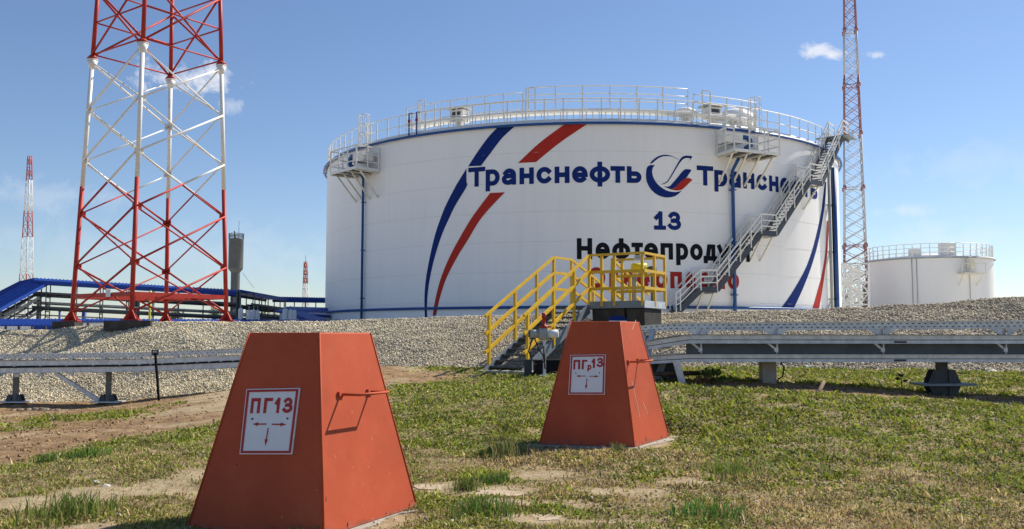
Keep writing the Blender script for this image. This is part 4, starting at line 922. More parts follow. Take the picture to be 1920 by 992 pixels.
# equipment behind the platform
act = thing('valve_actuator', 'grey twin post valve drive with a bright yellow cap inside the yellow platform', 'valve', at(1200, 575, 23.6))
zb_ = at(1200, 580, 23.6).z
for (px, wd, y0, y1, mt, nm) in ((1189, .13, 514, 572, GREYPAINT, 'post'), (1203, .05, 514, 572, GALV, 'post'), (1224, .11, 512, 572, OLIVE, 'post')):
    a, c = at(px, y1, 23.6), at(px, y0, 23.6); m = MB(); m.tube([a - Vector((0, 0, .2)), c], wd / 2 if wd > .06 else .02, 10); m.lathe((a.x, a.y, a.z - .2), [(wd * .9, 0), (wd * .9, .22), (wd * .5, .3)], 12); m.build(nm, mt, act)
a, c = at(1185, 503, 23.5), at(1212, 503, 23.5); m = MB(); m.tube([a, c], .135, 16); m.tube([a.lerp(c, -.06), a], .10, 16, r2=.135); m.build('yellow_cap', mat('bright_yellow', (.72, .62, .02), .4, var=.08), act)
a = at(1222, 506, 23.7); m = MB(); m.lathe((a.x, a.y, a.z - .06), [(.01, 0), (.12, 0), (.13, .05), (.12, .13), (.05, .16), (.01, .16)], 14); m.build('dark_cap', GALVDARK, act)
a = at(1205, 517, 23.6); m = MB(); m.box(a, (.3, .1, .07)); m.build('gearbox', OLIVE, act)
# valve instrument on a pole, in front of the stairs
iY = 18.3; ip = at(1021, 702, iY); ip.z = gz(ip.x, ip.y)
ins = thing('fire_detector_post', 'grey instrument with white end caps and red lever on a thin pole by the stairs', 'instrument', ip)
hd = at(1019, 626, iY)
m = MB(); m.box((ip.x, ip.y, (ip.z + hd.z) / 2), (.06, .06, hd.z - ip.z)); m.box((ip.x, ip.y, ip.z + .01), (.2, .2, .02)); m.build('pole', GALV, ins)
m = MB(); m.lathe((hd.x, hd.y, hd.z - .12), [(.02, 0), (.10, .01), (.115, .07), (.115, .17), (.09, .23), (.02, .24)], 16); m.box((hd.x, hd.y, hd.z), (.3, .12, .12)); m.build('body', GREYPAINT, ins)
for s, mt in ((-1, GREYPAINT), (1, SIGNW)):
    m = MB(); m.tube([hd + Vector((s * .10, 0, 0)), hd + Vector((s * .28, -.03, 0))], .085, 14); m.cur = 1; m.tube([hd + Vector((s * .28, -.03, 0)), hd + Vector((s * .30, -.033, 0))], .07, 14); m.build('end_cap', [mt, GALVDARK if s < 0 else SIGNW], ins)
m = MB(); m.lathe((hd.x + .01, hd.y, hd.z + .12), [(.01, 0), (.10, 0), (.10, .03), (.035, .06), (.035, .2), (.045, .2), (.045, .3), (.01, .3)], 12); m.tube([hd + Vector((0, 0, .15)), hd + Vector((.16, -.05, .14))], .02, 6); m.build('lever', TOWERRED, ins)
m = MB(); m.tube([hd + Vector((-.22, 0, -.08)), hd + Vector((-.3, -.05, -.35)), hd + Vector((-.18, -.05, -.62)), hd + Vector((.02, -.05, -.55)), hd + Vector((.0, -.05, -.25))], .016, 6)
m.tube([hd + Vector((-.18, 0, -.08)), hd + Vector((-.1, -.04, -.3)), hd + Vector((0, -.03, -.45)), hd + Vector((.03, -.03, -.7))], .014, 6); m.build('cable', RUBBER, ins)
p = at(1030, 690, 18.9); m = MB(); m.box((p.x, p.y, gz(p.x, p.y) + .13), (.62, .4, .30), (1, .1, 0)); m.box((p.x, p.y, gz(p.x, p.y) + .29), (.66, .44, .03), (1, .1, 0)); single(m, 'steel_box', BLACK, 'low dark steel box on the ground behind the thin instrument pole', 'box')
p = at(990, 700, 19.0); m = MB(); m.box((p.x, p.y, gz(p.x, p.y) + .16), (.16, .16, .36)); single(m, 'steel_stub', GALVDARK, 'short grey steel stub beside the foot of the stairs', 'stub post')
# blue capped sign behind the farther cover
p = at(1158, 597, 16.0); zg = gz(p.x, p.y); bs = thing('marker_post', 'small round topped blue plate peeking over the farther pyramid', 'marker', (p.x, p.y, zg))
m = MB(); m.bar((p.x, p.y, zg), (p.x, p.y, p.z - .06), .05, .05); m.build('pole', GALVDARK, bs)
m = MB(); pts = [Vector((p.x + .16 * math.cos(R(a)), p.y, p.z - .03 + .085 * math.sin(R(a)))) for a in range(0, 181, 15)]; pts = [Vector((p.x + .16, p.y, p.z - .12))] + pts + [Vector((p.x - .16, p.y, p.z - .12))]
m.hull(pts, [q + Vector((0, .02, 0)) for q in pts]); m.cur = 1; m.box((p.x, p.y - .003, p.z - .055), (.31, .004, .028)); m.build('plate', [NAVY, SIGNW], bs)

# ------------------------------------------------------------------ cable racks
def perforated(mb, a, c, h, th, nslots, cur_slot, side):
    """side rail of a tray: web with slots drawn as small recessed dark cells"""
    mb.bar(a, c, th, h)
    d = (c - a); L_ = d.length; d.normalize(); nrm = Vector((d.y, -d.x, 0)) * side
    old = mb.cur; mb.cur = cur_slot
    for i in range(nslots):
        for row, o_ in ((.22, 0), (-.22, .5)):
            t = (i + .25 + o_ * .9) / nslots; p = a.lerp(c, min(t, .995)) + nrm * (th / 2 + .001) + Vector((0, 0, row * h)); mb.bar(p - d * .018, p + d * .018, .002, .014)
    mb.cur = old
def lip(mb, a, c, z, wd, th): mb.bar(a + Vector((0, 0, z)), c + Vector((0, 0, z)), wd, th)
Z3 = Vector((0, 0, 1))
RY = 13.5
rk = thing('cable_rack', 'long galvanised cable rack of stacked trays crossing the right half of the photo', 'cable rack', Vector((6, RY, gz(6, RY))))
def rp(px, py, dy=0): p = at(px, py, RY); return p + Vector((0, dy, 0))
DEP = .8
xa, xb = 1296, 2300
for dy, nm in ((0, 'upper_tray'),):
    m = MB()
    pts = [rp(1180, 619.5, .75), rp(1264, 612.8, .12), rp(xb, 605.5)]
    perforated(m, pts[1], pts[2], .108, .004, 90, 1, 1); perforated(m, pts[0], pts[1], .100, .004, 9, 1, 1)
    lip(m, pts[1], pts[2], .056, .03, .006); lip(m, pts[1], pts[2], -.056, .03, .006); lip(m, pts[0], pts[1], .052, .03, .006)
    q = [p + Vector((0, DEP, 0)) for p in pts]
    m.bar(q[1], q[2], .004, .108); m.bar(q[0], q[1], .004, .108)
    m.poly([pts[1] - Z3 * .05, pts[2] - Z3 * .05, q[2] - Z3 * .05, q[1] - Z3 * .05]); m.poly([pts[0] - Z3 * .05, pts[1] - Z3 * .05, q[1] - Z3 * .05, q[0] - Z3 * .05])
    m.cur = 2
    for r_ in range(9): m.tube([pts[1] + Vector((0, .06 + r_ * .08, -.02)), pts[2] + Vector((0, .06 + r_ * .08, -.02))], .018, 6)
    m.build(nm, [GALV, GALVDARK, RUBBER], rk)
for (y0, y1, pl, nm) in ((628.5, 643.5, (1216, 655), 'middle_tray'), (664.5, 678, (1212, 683), 'lower_tray')):
    m = MB(); h_ = (y1 - y0) / F * RY; yc = (y0 + y1) / 2; a, c = rp(1290, yc), rp(xb, yc + .8); e = rp(pl[0], pl[1] - 7, .1)
    for (p, q) in ((a, c), (e, a)):
        m.bar(p, q, .004, h_); lip(m, p, q, h_ / 2, .045, .008); lip(m, p, q, -h_ / 2, .045, .008); m.cur = 1; m.bar(p + Vector((0, -.004, -.01)), q + Vector((0, -.004, -.01)), .004, .010); m.bar(p + Vector((0, -.024, h_ / 2 + .006)), q + Vector((0, -.024, h_ / 2 + .006)), .004, .008); m.cur = 0; zz_ = Vector((0, 0, -h_ * .35)); dd_ = Vector((0, DEP, 0)); m.hull([p + zz_, p + zz_ + dd_, p + zz_ + dd_ - Z3 * .004, p + zz_ - Z3 * .004], [q + zz_, q + zz_ + dd_, q + zz_ + dd_ - Z3 * .004, q + zz_ - Z3 * .004])
        m.bar(p + Vector((0, DEP, 0)), q + Vector((0, DEP, 0)), .004, h_)
        k = max(2, int((q - p).length / .3))
        for i in range(k): r_ = p.lerp(q, (i + .5) / k) - Z3 * .03; m.bar(r_, r_ + Vector((0, DEP, 0)), .04, .02)
    m.cur = 1
    m.box(rp(1688, y1 - 2, -.006), (.18, .01, .03)); m.build(nm, [GALV, GALVDARK], rk)
m = MB(); a, c = rp(1298, 654, DEP * .6), rp(xb, 655, DEP * .6); m.bar(a, c, .01, .26); m.build('back_panel', STEELBLUE, rk)
for px in (1312, 1455, 1655, 1886):
    m = MB(); a = rp(px, 616, .03); c = rp(px, 630, .03)
    m.box((a + c) / 2 + Vector((0, .1, 0)), (.08, .1, (a - c).length + .04)); 
    for s in (-1, 1): m.hull([a + Vector((s * .04, 0, 0)), a + Vector((s * .24, 0, 0)), c + Vector((s * .04, 0, 0))], [a + Vector((s * .04, .01, 0)), a + Vector((s * .24, .01, 0)), c + Vector((s * .04, .01, 0))])
    m.build('bracket', GALV, rk); m = MB()
    b_ = rp(px - 14, 643, .05); e = rp(px + 2, 656, .05); m.bar(b_, e, .02, .03); m.box(e, (.055, .05, .06)); m.bar(rp(px + 4, 643, .06), rp(px + 4, 666, .06), .03, .02)
    m.build('cable_hanger', GALV, rk)
p = rp(1451, 677, .35); zg = gz(p.x, p.y); m = MB(); m.box((p.x, p.y, (zg - .1 + p.z) / 2), (.21, .22, p.z - zg + .1)); m.build('concrete_post', CONC, rk)
m = MB(); m.tube([rp(1466, 678, .06), rp(1472, 690, .05), rp(1470, 706, .06), rp(1461, 712, .08)], .012, 6); m.build('earth_cable', RUBBER, rk)
p = rp(1786, 678, .35); zg = gz(p.x, p.y); m = MB(); m.box((p.x, p.y, (zg - .2 + p.z) / 2), (.13, .13, p.z - zg + .2)); post = m.build('steel_post', GALVDARK, rk)
zp = at(1786, 720, p.y).z; m = MB(); m.box((p.x, p.y, zp), (.80, .5, .035)); m.build('bearing_plate', STEELBLUE, post)
for s in (-1, 1):
    for up_ in (1, -1):
        m = MB()
        for yy in (-.09, .09):
            o_ = Vector((p.x, p.y + yy, zp + up_ * .018)); m.hull([o_ + Vector((s * .065, 0, 0)), o_ + Vector((s * .245, 0, 0)), o_ + Vector((s * .16, 0, up_ * .20)), o_ + Vector((s * .065, 0, up_ * .20))], [o_ + Vector((s * .065, .012, 0)), o_ + Vector((s * .245, .012, 0)), o_ + Vector((s * .16, .012, up_ * .20)), o_ + Vector((s * .065, .012, up_ * .20))])
        m.box((p.x + s * .11, p.y, zp + up_ * .06), (.02, .17, .08)); m.build('gusset', GALVDARK, post)
# end frame left of the rack
m = MB(); m.bar(rp(1282, 727, .0), rp(1268, 676, .02), .09, .10); m.build('leg', GALV, rk)
m = MB(); m.bar(rp(1233, 728, .35), rp(1253, 676, .35), .09, .09); m.build('leg', STEELBLUE, rk)
m = MB(); m.bar(rp(1216, 676, .1), rp(1232, 616, .4), .07, .05); m.bar(rp(1204, 660, .1), rp(1218, 625, .5), .05, .05); m.build('end_frame', GALV, rk)
m = MB(); q = [rp(1250, 676, .42), rp(1284, 676, .42), rp(1296, 727, .42), rp(1258, 727, .42)]; m.hull(q, [v + Vector((0, .2, 0)) for v in q]); m.hull([v + Vector((-.26, .1, 0)) for v in q], [v + Vector((-.26, .25, 0)) for v in q]); m.build('end_plate', GALVDARK, rk)
m = MB(); m.box(rp(1254, 652, .5), (.18, .03, .05)); m.build('tag_plate', SIGNW, rk)
m = MB(); m.tube([rp(1228, 701, -.05), rp(1318, 701, .25)], .035, 8); single(m, 'rusty_pipe', mat('rust', (.09, .055, .04), .85, var=.4, scale=10), 'rusty pipe lying through the left end frame of the right cable rack', 'pipe')
# left rack
LY = 23.5
lk = thing('cable_rack', 'low galvanised cable rack along the gravel at the left, running behind the nearer pyramid', 'cable rack', Vector((-11, LY, gz(-11, LY))))
def lp(px, y_l, dy=0):
    """y given at the left border, the run climbs and comes nearer to the right"""
    t = px / 455; return at(px, y_l - 13.5 * max(t, -.2) - (1.5 if t > 1 else 0), LY - .9 * t) + Vector((0, dy, 0))
m = MB(); a, b_, c = lp(-420, 671), lp(250, 673), lp(560, 671)
for p, q, ns in ((a, b_, 64), (b_, c, 28)):
    perforated(m, p, q, .11, .004, ns, 1, 1); lip(m, p, q, .056, .03, .006); lip(m, p, q, -.056, .03, .006); m.bar(p + Vector((0, .8, 0)), q + Vector((0, .8, 0)), .004, .11); m.poly([p - Z3 * .05, q - Z3 * .05, q + Vector((0, .8, -.05)), p + Vector((0, .8, -.05))])
m.build('upper_tray', [GALV, GALVDARK], lk)
for y_, nm in ((684, 'middle_tray'), (697.5, 'lower_tray')):
    m = MB(); a, b_, c = lp(-420, y_), lp(250, y_ + 2), lp(560, y_)
    for p, q in ((a, b_), (b_, c)):
        m.bar(p, q, .004, .12); lip(m, p, q, .06, .05, .008); lip(m, p, q, -.06, .05, .008); m.bar(p + Vector((0, .8, 0)), q + Vector((0, .8, 0)), .004, .12)
        m.hull([p - Z3 * .05, p + Vector((0, .8, -.05)), p + Vector((0, .8, -.054)), p - Z3 * .054], [q - Z3 * .05, q + Vector((0, .8, -.05)), q + Vector((0, .8, -.054)), q - Z3 * .054])
        k = 14
        for i in range(k): r_ = p.lerp(q, (i + .5) / k) - Z3 * .075; m.bar(r_, r_ + Vector((0, .8, 0)), .04, .02)
    m.build(nm, [GALV, GALVDARK], lk)
m = MB(); a, b_, c = lp(-420, 691, .25), lp(250, 693, .25), lp(560, 691, .25); m.bar(a, b_, .01, .16); m.bar(b_, c, .01, .16); m.build('back_panel', GALVDARK, lk)
for px in (30, 75, 132, 193, 260, 330, 400, 470):
    m = MB(); a, c = lp(px, 676, .05), lp(px, 682, .05); m.bar(a, c, .12, .1, (0, 1, 0)); a, c = lp(px, 702, .05), lp(px, 708, .05); m.bar(a, c, .11, .08, (0, 1, 0)); m.build('bracket', GALV, lk)
for px in (-330, -152, 23, 198, 545):
    p = lp(px, 700, .2); zg = gz(p.x, p.y) - .1; m = MB(); m.box((p.x, p.y, (zg + p.z) / 2), (.11, .11, p.z - zg)); post = m.build('steel_post', OLIVE, lk)
    zp = at(px, 753, p.y).z; m = MB(); m.box((p.x, p.y, zp), (.72, .5, .03)); m.build('bearing_plate', GALV, post)
    for s in (-1, 1):
        for up_ in (1, -1):
            m = MB()
            for yy in (-.09, .09): o_ = Vector((p.x, p.y + yy, zp + up_ * .016)); m.hull([o_ + Vector((s * .06, 0, 0)), o_ + Vector((s * .22, 0, 0)), o_ + Vector((s * .15, 0, up_ * .17)), o_ + Vector((s * .06, 0, up_ * .17))], [o_ + Vector((s * .06, .012, 0)), o_ + Vector((s * .22, .012, 0)), o_ + Vector((s * .15, .012, up_ * .17)), o_ + Vector((s * .06, .012, up_ * .17))])
            m.box((p.x + s * .10, p.y, zp + up_ * .06), (.02, .17, .08)); m.build('gusset', GALVDARK, post)
m = MB(); m.bar(lp(101, 703, .1), lp(183, 757.5, .1), .09, .09); m.build('brace', GALV, lk)
# dark tag post before the left rack
p = at(299, 752, 21.0); zg = gz(p.x, p.y); tp = thing('marker_post', 'thin black marker post with a small dark plate before the left cable rack', 'marker', (p.x, p.y, zg)); q = at(291, 661, 20.8)
m = MB(); m.bar((p.x, p.y, zg - .1), q, .045, .045, (0, 1, 0)); m.build('pole', BLACK, tp)
m = MB(); m.box(q, (.16, .02, .13)); m.cur = 1
for k in range(2): m.box(q + Vector((-.03 + k * .05, -.012, .02)), (.025, .003, .04))
m.build('plate', [GALVDARK, SIGNW], tp)

# ------------------------------------------------------------------ distant plant on the left
PY = 58.0
pr = thing('covered_pipe_rack', 'long raised pipe rack under a bright blue sheet canopy behind the left tower', 'pipe rack', Vector((-20, PY, 1.2)))
K0 = [at(-70, 592, 50), at(66, 521.5, PY), at(450, 544, PY + 4), at(522, 557, 72), at(640, 559.5, 76)]
def rack_run(nm, mt, f):
    m = MB()
    for a, c in zip(K0, K0[1:]): f(m, a, c)
    return m.build(nm, mt, pr)
def canopy(m, a, c):
    d = c - a; d.z = 0; d.normalize(); s = Vector((d.y, -d.x, 0))
    if s.y > 0: s = -s
    near, rid, farp = s * .95 + Vector((0, 0, -.22)), Vector((0, 0, .0)), -s * .95 + Vector((0, 0, -.22))
    n = max(6, int((c - a).length / .22))
    for i in range(n):     # ribbed sheet
        p = a.lerp(c, (i + .5) / n); m.bar(p + near + Z3 * .02, p + rid + Z3 * .02, .05, .05); m.bar(p + rid + Z3 * .02, p + farp + Z3 * .02, .05, .05)
    m.hull([a + near, a + rid, a + farp], [c + near, c + rid, c + farp])
    p, q = a, c; m.bar(p + near - Z3 * .08, q + near - Z3 * .08, .03, .24); m.bar(p + farp - Z3 * .06, q + farp - Z3 * .06, .03, .2)
rack_run('canopy', BLUEROOF, canopy)
def pipes(m, a, c):
    d = c - a; d.z = 0; d.normalize(); s = Vector((d.y, -d.x, 0)); s = s if s.y < 0 else -s
    for (o_, z, r_, mi) in ((.5, -1.05, .10, 0), (.0, -1.1, .1, 0), (.6, -1.55, .07, 1), (.2, -1.62, .07, 1), (.6, -1.95, .10, 0), (-.2, -1.95, .1, 0), (.6, -2.35, .05, 1), (.6, -2.75, .035, 0)):
        m.cur = mi; m.tube([a + s * o_ + Z3 * z, c + s * o_ + Z3 * z], r_, 6)
    m.cur = 0
    for z in (-.95, -1.85): m.bar(a + s * .8 + Z3 * z, c + s * .8 + Z3 * z, .08, .13); m.bar(a - s * .8 + Z3 * z, c - s * .8 + Z3 * z, .08, .13)
rack_run('pipe', [GALVDARK, GREYPAINT], pipes)
for a, c in zip(K0, K0[1:]):
    d = c - a; d.z = 0; d.normalize(); s = Vector((d.y, -d.x, 0)); n = max(2, int((c - a).length / 1.5))
    for i in range(n):
        m = MB(); p = a.lerp(c, (i + .5) / n)
        for o_ in (-.8, .8): m.bar(p + s * o_ + Z3 * -.2, p + s * o_ + Z3 * -2.8, .06, .06, s)
        for z in (-1.2, -1.72, -2.1, -2.45, -2.78): m.bar(p - s * .8 + Z3 * z, p + s * .8 + Z3 * z, .08, .07)
        m.build('hanger', GALVDARK, pr)

for px in (73, 255, 259, 446, 449):
    p = at(px, 560, PY + 1.5); m = MB(); m.bar((p.x, p.y, .9), (p.x, p.y, at(px, 545, PY).z), .18, .18, (0, 1, 0)); m.build('support_post', GALVDARK, pr)
lowr = thing('covered_pipe_rack', 'low ribbed blue canopy just above the gravel crest behind the left tower feet', 'pipe rack', Vector((-19, 46, 1.0)))
m = MB(); a, b_, c = at(-60, 598, 45), at(136, 598, 44), at(640, 600, 52)
for p_, q_, w_ in ((a, b_, .55), (b_, c, .16)):
    n = max(6, int((q_ - p_).length / .2))
    for i in range(n):
        p = p_.lerp(q_, (i + .5) / n); m.bar(p + Vector((0, -.61, -w_ * .55)), p + Vector((0, 0, .01)), .05, .04)
    m.hull([p_ + Vector((0, -.6, -w_ * .55)), p_, p_ + Vector((0, .7, -.2))], [q_ + Vector((0, -.6, -w_ * .55)), q_, q_ + Vector((0, .7, -.2))])
    m.bar(p_ + Vector((0, -.6, -w_ * .55 - .03)), q_ + Vector((0, -.6, -w_ * .55 - .03)), .03, .06)
m.build('canopy', BLUEROOF, lowr)
for px in (5, 30, 55, 80, 96, 160, 240, 330, 420, 500):
    m = MB(); p = at(px, 604, 45); m.bar((p.x, p.y + .3, .6), (p.x, p.y + .3, p.z), .09, .09, (0, 1, 0)); m.build('support_post', GALVDARK, lowr)
p = at(95, 607, 49); m = MB(); m.box((p.x, p.y, 1.25), (9, 3, 1.0)); m.cur = 1; m.box((p.x + .6, p.y - 1.52, 1.4), (1.6, .05, .7)); m.cur = 2; m.hull([Vector((p.x - 4.7, p.y - 1.7, 1.76)), Vector((p.x + 4.7, p.y - 1.7, 1.76)), Vector((p.x + 4.7, p.y + 1.7, 1.76)), Vector((p.x - 4.7, p.y + 1.7, 1.76))], [Vector((p.x - 4.7, p.y - .1, 1.86)), Vector((p.x + 4.7, p.y - .1, 1.86)), Vector((p.x + 4.7, p.y + .1, 1.86)), Vector((p.x - 4.7, p.y + .1, 1.86))])
single(m, 'low_building', [WHITE, BLUEROOF, GREYPAINT], 'low white and blue building showing under the low canopy at the left', 'building')
for (px, y0, wd, lab) in ((112, 584, 4, 'slim dark blue vent pipe left of the wide tower'), (158, 582, 8, 'wider dark blue vent pipe with a cap behind the wide tower\'s left leg')):
    p = at(px, y0, 62); m = MB(); m.tube([(p.x, p.y, .9), (p.x, p.y, p.z)], wd / 2 / F * 62, 10); m.tube([(p.x, p.y, p.z), (p.x, p.y, p.z + .12)], wd * .75 / F * 62, 10); single(m, 'vent_pipe', BLUEROOF, lab, 'vent pipe', 'blue vent pipes')
# water tower
wY = 150; wt = thing('water_tower', 'grey bottle shaped water tower on a thick stem right of the wide tower', 'water tower', (at(439, 600, wY).x, wY, 1.2)); wx = at(439.5, 600, wY).x
def zz(y): return at(439, y, wY).z
r1, r0 = 13.6 / F * wY, 8.3 / F * wY
m = MB(); m.lathe((wx, wY, 0), [(r1, zz(504)), (r1, zz(450)), (r1 * 1.03, zz(449.5)), (r1 * 1.03, zz(448)), (.02, zz(446))], 28); m.lathe((wx, wY, 0), [(r0, zz(511)), (r1, zz(504))], 28); m.build('tank', GREYCONC, wt)
m = MB(); m.lathe((wx, wY, 0), [(r0, 1.0), (r0, zz(510.5))], 24); m.build('stem', GREYCONC, wt)
m = MB()
for i in range(16): a = 2 * math.pi * i / 16; m.bar((wx + r1 * math.cos(a), wY + r1 * math.sin(a), zz(448)), (wx + r1 * math.cos(a), wY + r1 * math.sin(a), zz(438.5)), .07, .07, (0, 1, 0))
for y in (438.5, 443): m.tube([(wx + r1 * math.cos(R(a)), wY + r1 * math.sin(R(a)), zz(y)) for a in range(0, 361, 20)], .05, 4)
m.build('railing', GALVDARK, wt)
m = MB(); m.tube([(wx - .3, wY, zz(448)), (wx - .3, wY, zz(433))], .12, 6); m.tube([(wx + .4, wY, zz(448)), (wx + .4, wY, zz(414))], .035, 5); m.build('aerial', GALVDARK, wt)
m = MB(); m.tube([(wx + r1, wY, zz(512)), at(476, 540, wY)], .03, 4); m.build('guy_wire', GALVDARK, wt)
# upright vessels
def vessel(px, y0, wd, Y, label, src=None):
    if src is None:
        root = thing('upright_vessel', label, 'vessel', (0, 0, 0), 'small white upright vessels before the tank'); r_ = 1.0
        m = MB(); m.lathe((0, 0, 0), [(.5, 0), (.5, 2.2), (.46, 2.3), (.2, 2.38), (.02, 2.4)], 18); m.build('shell', GREYPAINT if False else mat('vessel_white', (.58, .60, .62), .5, var=.06), root)
        m = MB(); m.lathe((0, 0, 0), [(.06, 2.38), (.06, 2.6), (.14, 2.62), (.14, 2.68), (.01, 2.69)], 10); m.build('outlet', GREYPAINT, root)
    else:
        root = src.copy(); col.objects.link(root); root['label'] = label
        for ch in src.children: k = ch.copy(); col.objects.link(k); k.parent = root
    p = at(px, y0, Y); s = wd / F * Y; hgt = p.z - .9; root.location = (p.x, p.y, .9); root.scale = (s, s, hgt / 2.4); return root
v0 = vessel(451.5, 577, 9, 50, 'white upright vessel directly right of the wide tower\'s right foot')
vessel(467, 581, 11, 50, 'white upright vessel, widest and left one of the close group of three', v0)
vessel(475.5, 580, 8, 51, 'white upright vessel, middle one of the close group of three', v0)
vessel(483, 581, 8, 51, 'white upright vessel, right one of the close group of three', v0)
vessel(535, 578, 11, 56, 'white upright vessel left of the pair before the blue roofed shed', v0)
vessel(545, 580, 9, 56, 'white upright vessel in the middle before the blue roofed shed', v0)
vessel(552, 581, 8, 56, 'white upright vessel right of the pair before the blue roofed shed', v0)
# blue shed
sh = thing('blue_shed', 'low shed with white gable and bright blue roof beside the huge tank', 'shed', at(570, 600, 64))
a = at(524, 604, 62); b_ = at(640, 604, 66); zt_ = at(524, 585, 62).z; zr = at(570, 577, 64).z
m = MB(); m.hull([a, b_, b_ + Vector((0, 5, 0)), a + Vector((0, 5, 0))], [Vector((v.x, v.y, zt_)) for v in (a, b_, b_ + Vector((0, 5, 0)), a + Vector((0, 5, 0)))]); m.build('wall', mat('shed_wall', (.62, .64, .68), .6), sh)
m = MB(); e = [Vector((a.x - .3, a.y - .4, zt_ - .05)), Vector((b_.x, b_.y - .4, zt_ - .4)), Vector((b_.x, b_.y + 2.5, zr)), Vector((a.x - .1, a.y + 2.5, zr))]; m.hull(e, [v + Z3 * .1 for v in e]); m.build('roof', BLUEROOF, sh)
m = MB(); p, q = at(553, 587, 60), at(610, 608, 56); m.bar(p, q, 1.2, .25); m.build('canopy', BLUEROOF, sh)
p = at(282, 545, 36); m = MB(); m.tube([(p.x, p.y, 1.2), p], .045, 8); single(m, 'yellow_pole', mat('pole_yellow', (.55, .50, .05), .5, var=.3, scale=3), 'yellow and green pole standing between the wide tower\'s legs', 'pole')

# white lattice stair tower between the two tanks
sY = 100; stt = thing('stair_tower', 'white steel stair tower full of struts between the two tanks', 'stair tower', at(1603, 600, sY))
m = MB(); xs = [1583, 1596, 1612, 1629]; ys = [600, 571, 549, 529, 512, 494]
for dy in (0, 3):
    for x in xs: m.bar(at(x, 610, sY) + Vector((0, dy, 0)), at(x, 494, sY) + Vector((0, dy, 0)), .16, .16, (0, 1, 0))
    for y in ys: m.bar(at(1580, y, sY) + Vector((0, dy, 0)), at(1632, y, sY) + Vector((0, dy, 0)), .12, .16)
m.build('frame', RAILW, stt)
for dy in (0, 3):
    for k in range(len(ys) - 1):
        for x0, x1 in zip(xs, xs[1:]):
            o_ = Vector((0, dy, 0)); m = MB()
            if (k + int(dy)) % 2: m.bar(at(x0, ys[k], sY) + o_, at(x1, ys[k + 1], sY) + o_, .10, .10)
            else: m.bar(at(x1, ys[k], sY) + o_, at(x0, ys[k + 1], sY) + o_, .10, .10)
            m.build('brace', RAILW, stt)
m = MB()
for k in range(len(ys) - 1):
    a, c = (1586, 1626) if k % 2 else (1626, 1586); m.bar(at(a, ys[k], sY) + Vector((0, 1.5, 0)), at(c, ys[k + 1], sY) + Vector((0, 1.5, 0)), .9, .22)
m.build('flight', RAILW, stt)
m = MB()
for y in ys[1:]:
    for h_ in (.5, 1.0): m.bar(at(1580, y, sY) + Vector((0, -.1, h_)), at(1632, y, sY) + Vector((0, -.1, h_)), .05, .05)
m.bar(at(1600, 495, sY), at(1640, 470, sY), .12, .1); m.bar(at(1600, 487, sY), at(1640, 462, sY), .06, .06); m.build('handrail', RAILW, stt)
p = at(1598, 590, 112); m = MB(); m.box((p.x, p.y, 2.6), (5.2, 3, 3.4)); m.cur = 1; m.box((p.x, p.y - 1.55, 1.6), (5.0, .1, .7)); m.cur = 0; m.box((p.x, p.y, 4.36), (5.5, 3.3, .12)); single(m, 'low_building', [PURPLE, REDP], 'small mauve building with a red base seen through the white stair tower', 'building')

# ------------------------------------------------------------------ trees and weeds
def leafmat(name, c):
    m = bpy.data.materials.new(name); m.use_nodes = True; grass_mat(m); return m
LEAF = leafmat('foliage', None)
def crown(name, c, rx, ry, rz, n, leaf, tone, parent, seed, lumps=9):
    r = np.random.default_rng(seed); C = r.normal(0, .5, (lumps, 3)); C /= np.maximum(1, np.linalg.norm(C, axis=1))[:, None] * 1.2; C[:, 2] *= .9
    k = r.integers(0, lumps, n); d = r.normal(size=(n, 3)); d /= np.linalg.norm(d, axis=1)[:, None]; rad = r.uniform(.22, .5, lumps)[k] * (r.random(n) ** .4)
    p = (C[k] + d * rad[:, None]) * np.array([rx, ry, rz]) + np.array(c)
    u = r.normal(size=(n, 3)); u /= np.linalg.norm(u, axis=1)[:, None]; w_ = np.cross(u, r.normal(size=(n, 3))); w_ /= np.linalg.norm(w_, axis=1)[:, None]
    s = leaf * r.uniform(.6, 1.3, n)[:, None]; V = np.stack([p - u * s, p + w_ * s * .5, p + u * s, p - w_ * s * .5], 1).reshape(-1, 3)
    off = np.array(parent_loc(parent)); V = V - off
    col_ = np.array(tone)[None] * r.uniform(.6, 1.35, n)[:, None] * (r.uniform(.75, 1.25, lumps)[k])[:, None]
    return fastmesh(name, V, np.arange(n * 4), 4, LEAF, np.repeat(col_, 4, 0), parent=parent)
def tree(px, py_top, Y, wpx, label, tone, seed, n=900):
    t0 = at(px, py_top, Y); h_ = t0.z - .9; rx = wpx / 2 / F * Y; root = thing('tree', label, 'tree', (t0.x, Y, .9), 'distant trees behind the gravel bank')
    m = MB(); m.tube([(t0.x, Y, .9), (t0.x + .1, Y, .9 + h_ * .4), (t0.x - .05, Y, .9 + h_ * .75)], .16, 7, r2=.05)
    for a in range(5): b0 = Vector((t0.x, Y, .9 + h_ * (.3 + .08 * a))); m.tube([b0, b0 + Vector((math.cos(a * 2.4) * rx * .6, math.sin(a * 2.4) * rx * .6, h_ * .22))], .06, 5, r2=.02)
    m.build('trunk', BARK, root); crown('crown', (t0.x, Y, .9 + h_ * .6), rx * 1.15, rx * 1.1, h_ * .48, n, rx * .10, tone, root, seed, 12)
tree(329, 571, 85, 30, 'round olive green tree seen between the wide tower\'s middle legs', (.12, .14, .035), 1)
tree(404, 571, 88, 30, 'olive green tree seen left of the wide tower\'s right leg', (.10, .12, .035), 2)
tree(495, 581, 95, 30, 'pale green tree right of the group of three white vessels', (.16, .19, .05), 3)
tree(514, 585, 100, 26, 'pale green bush-like tree left of the blue roofed shed', (.15, .18, .05), 4)
tree(1620, 505, 118, 26, 'dark tree partly hidden by the white stair tower and small tank', (.03, .035, .02), 5)
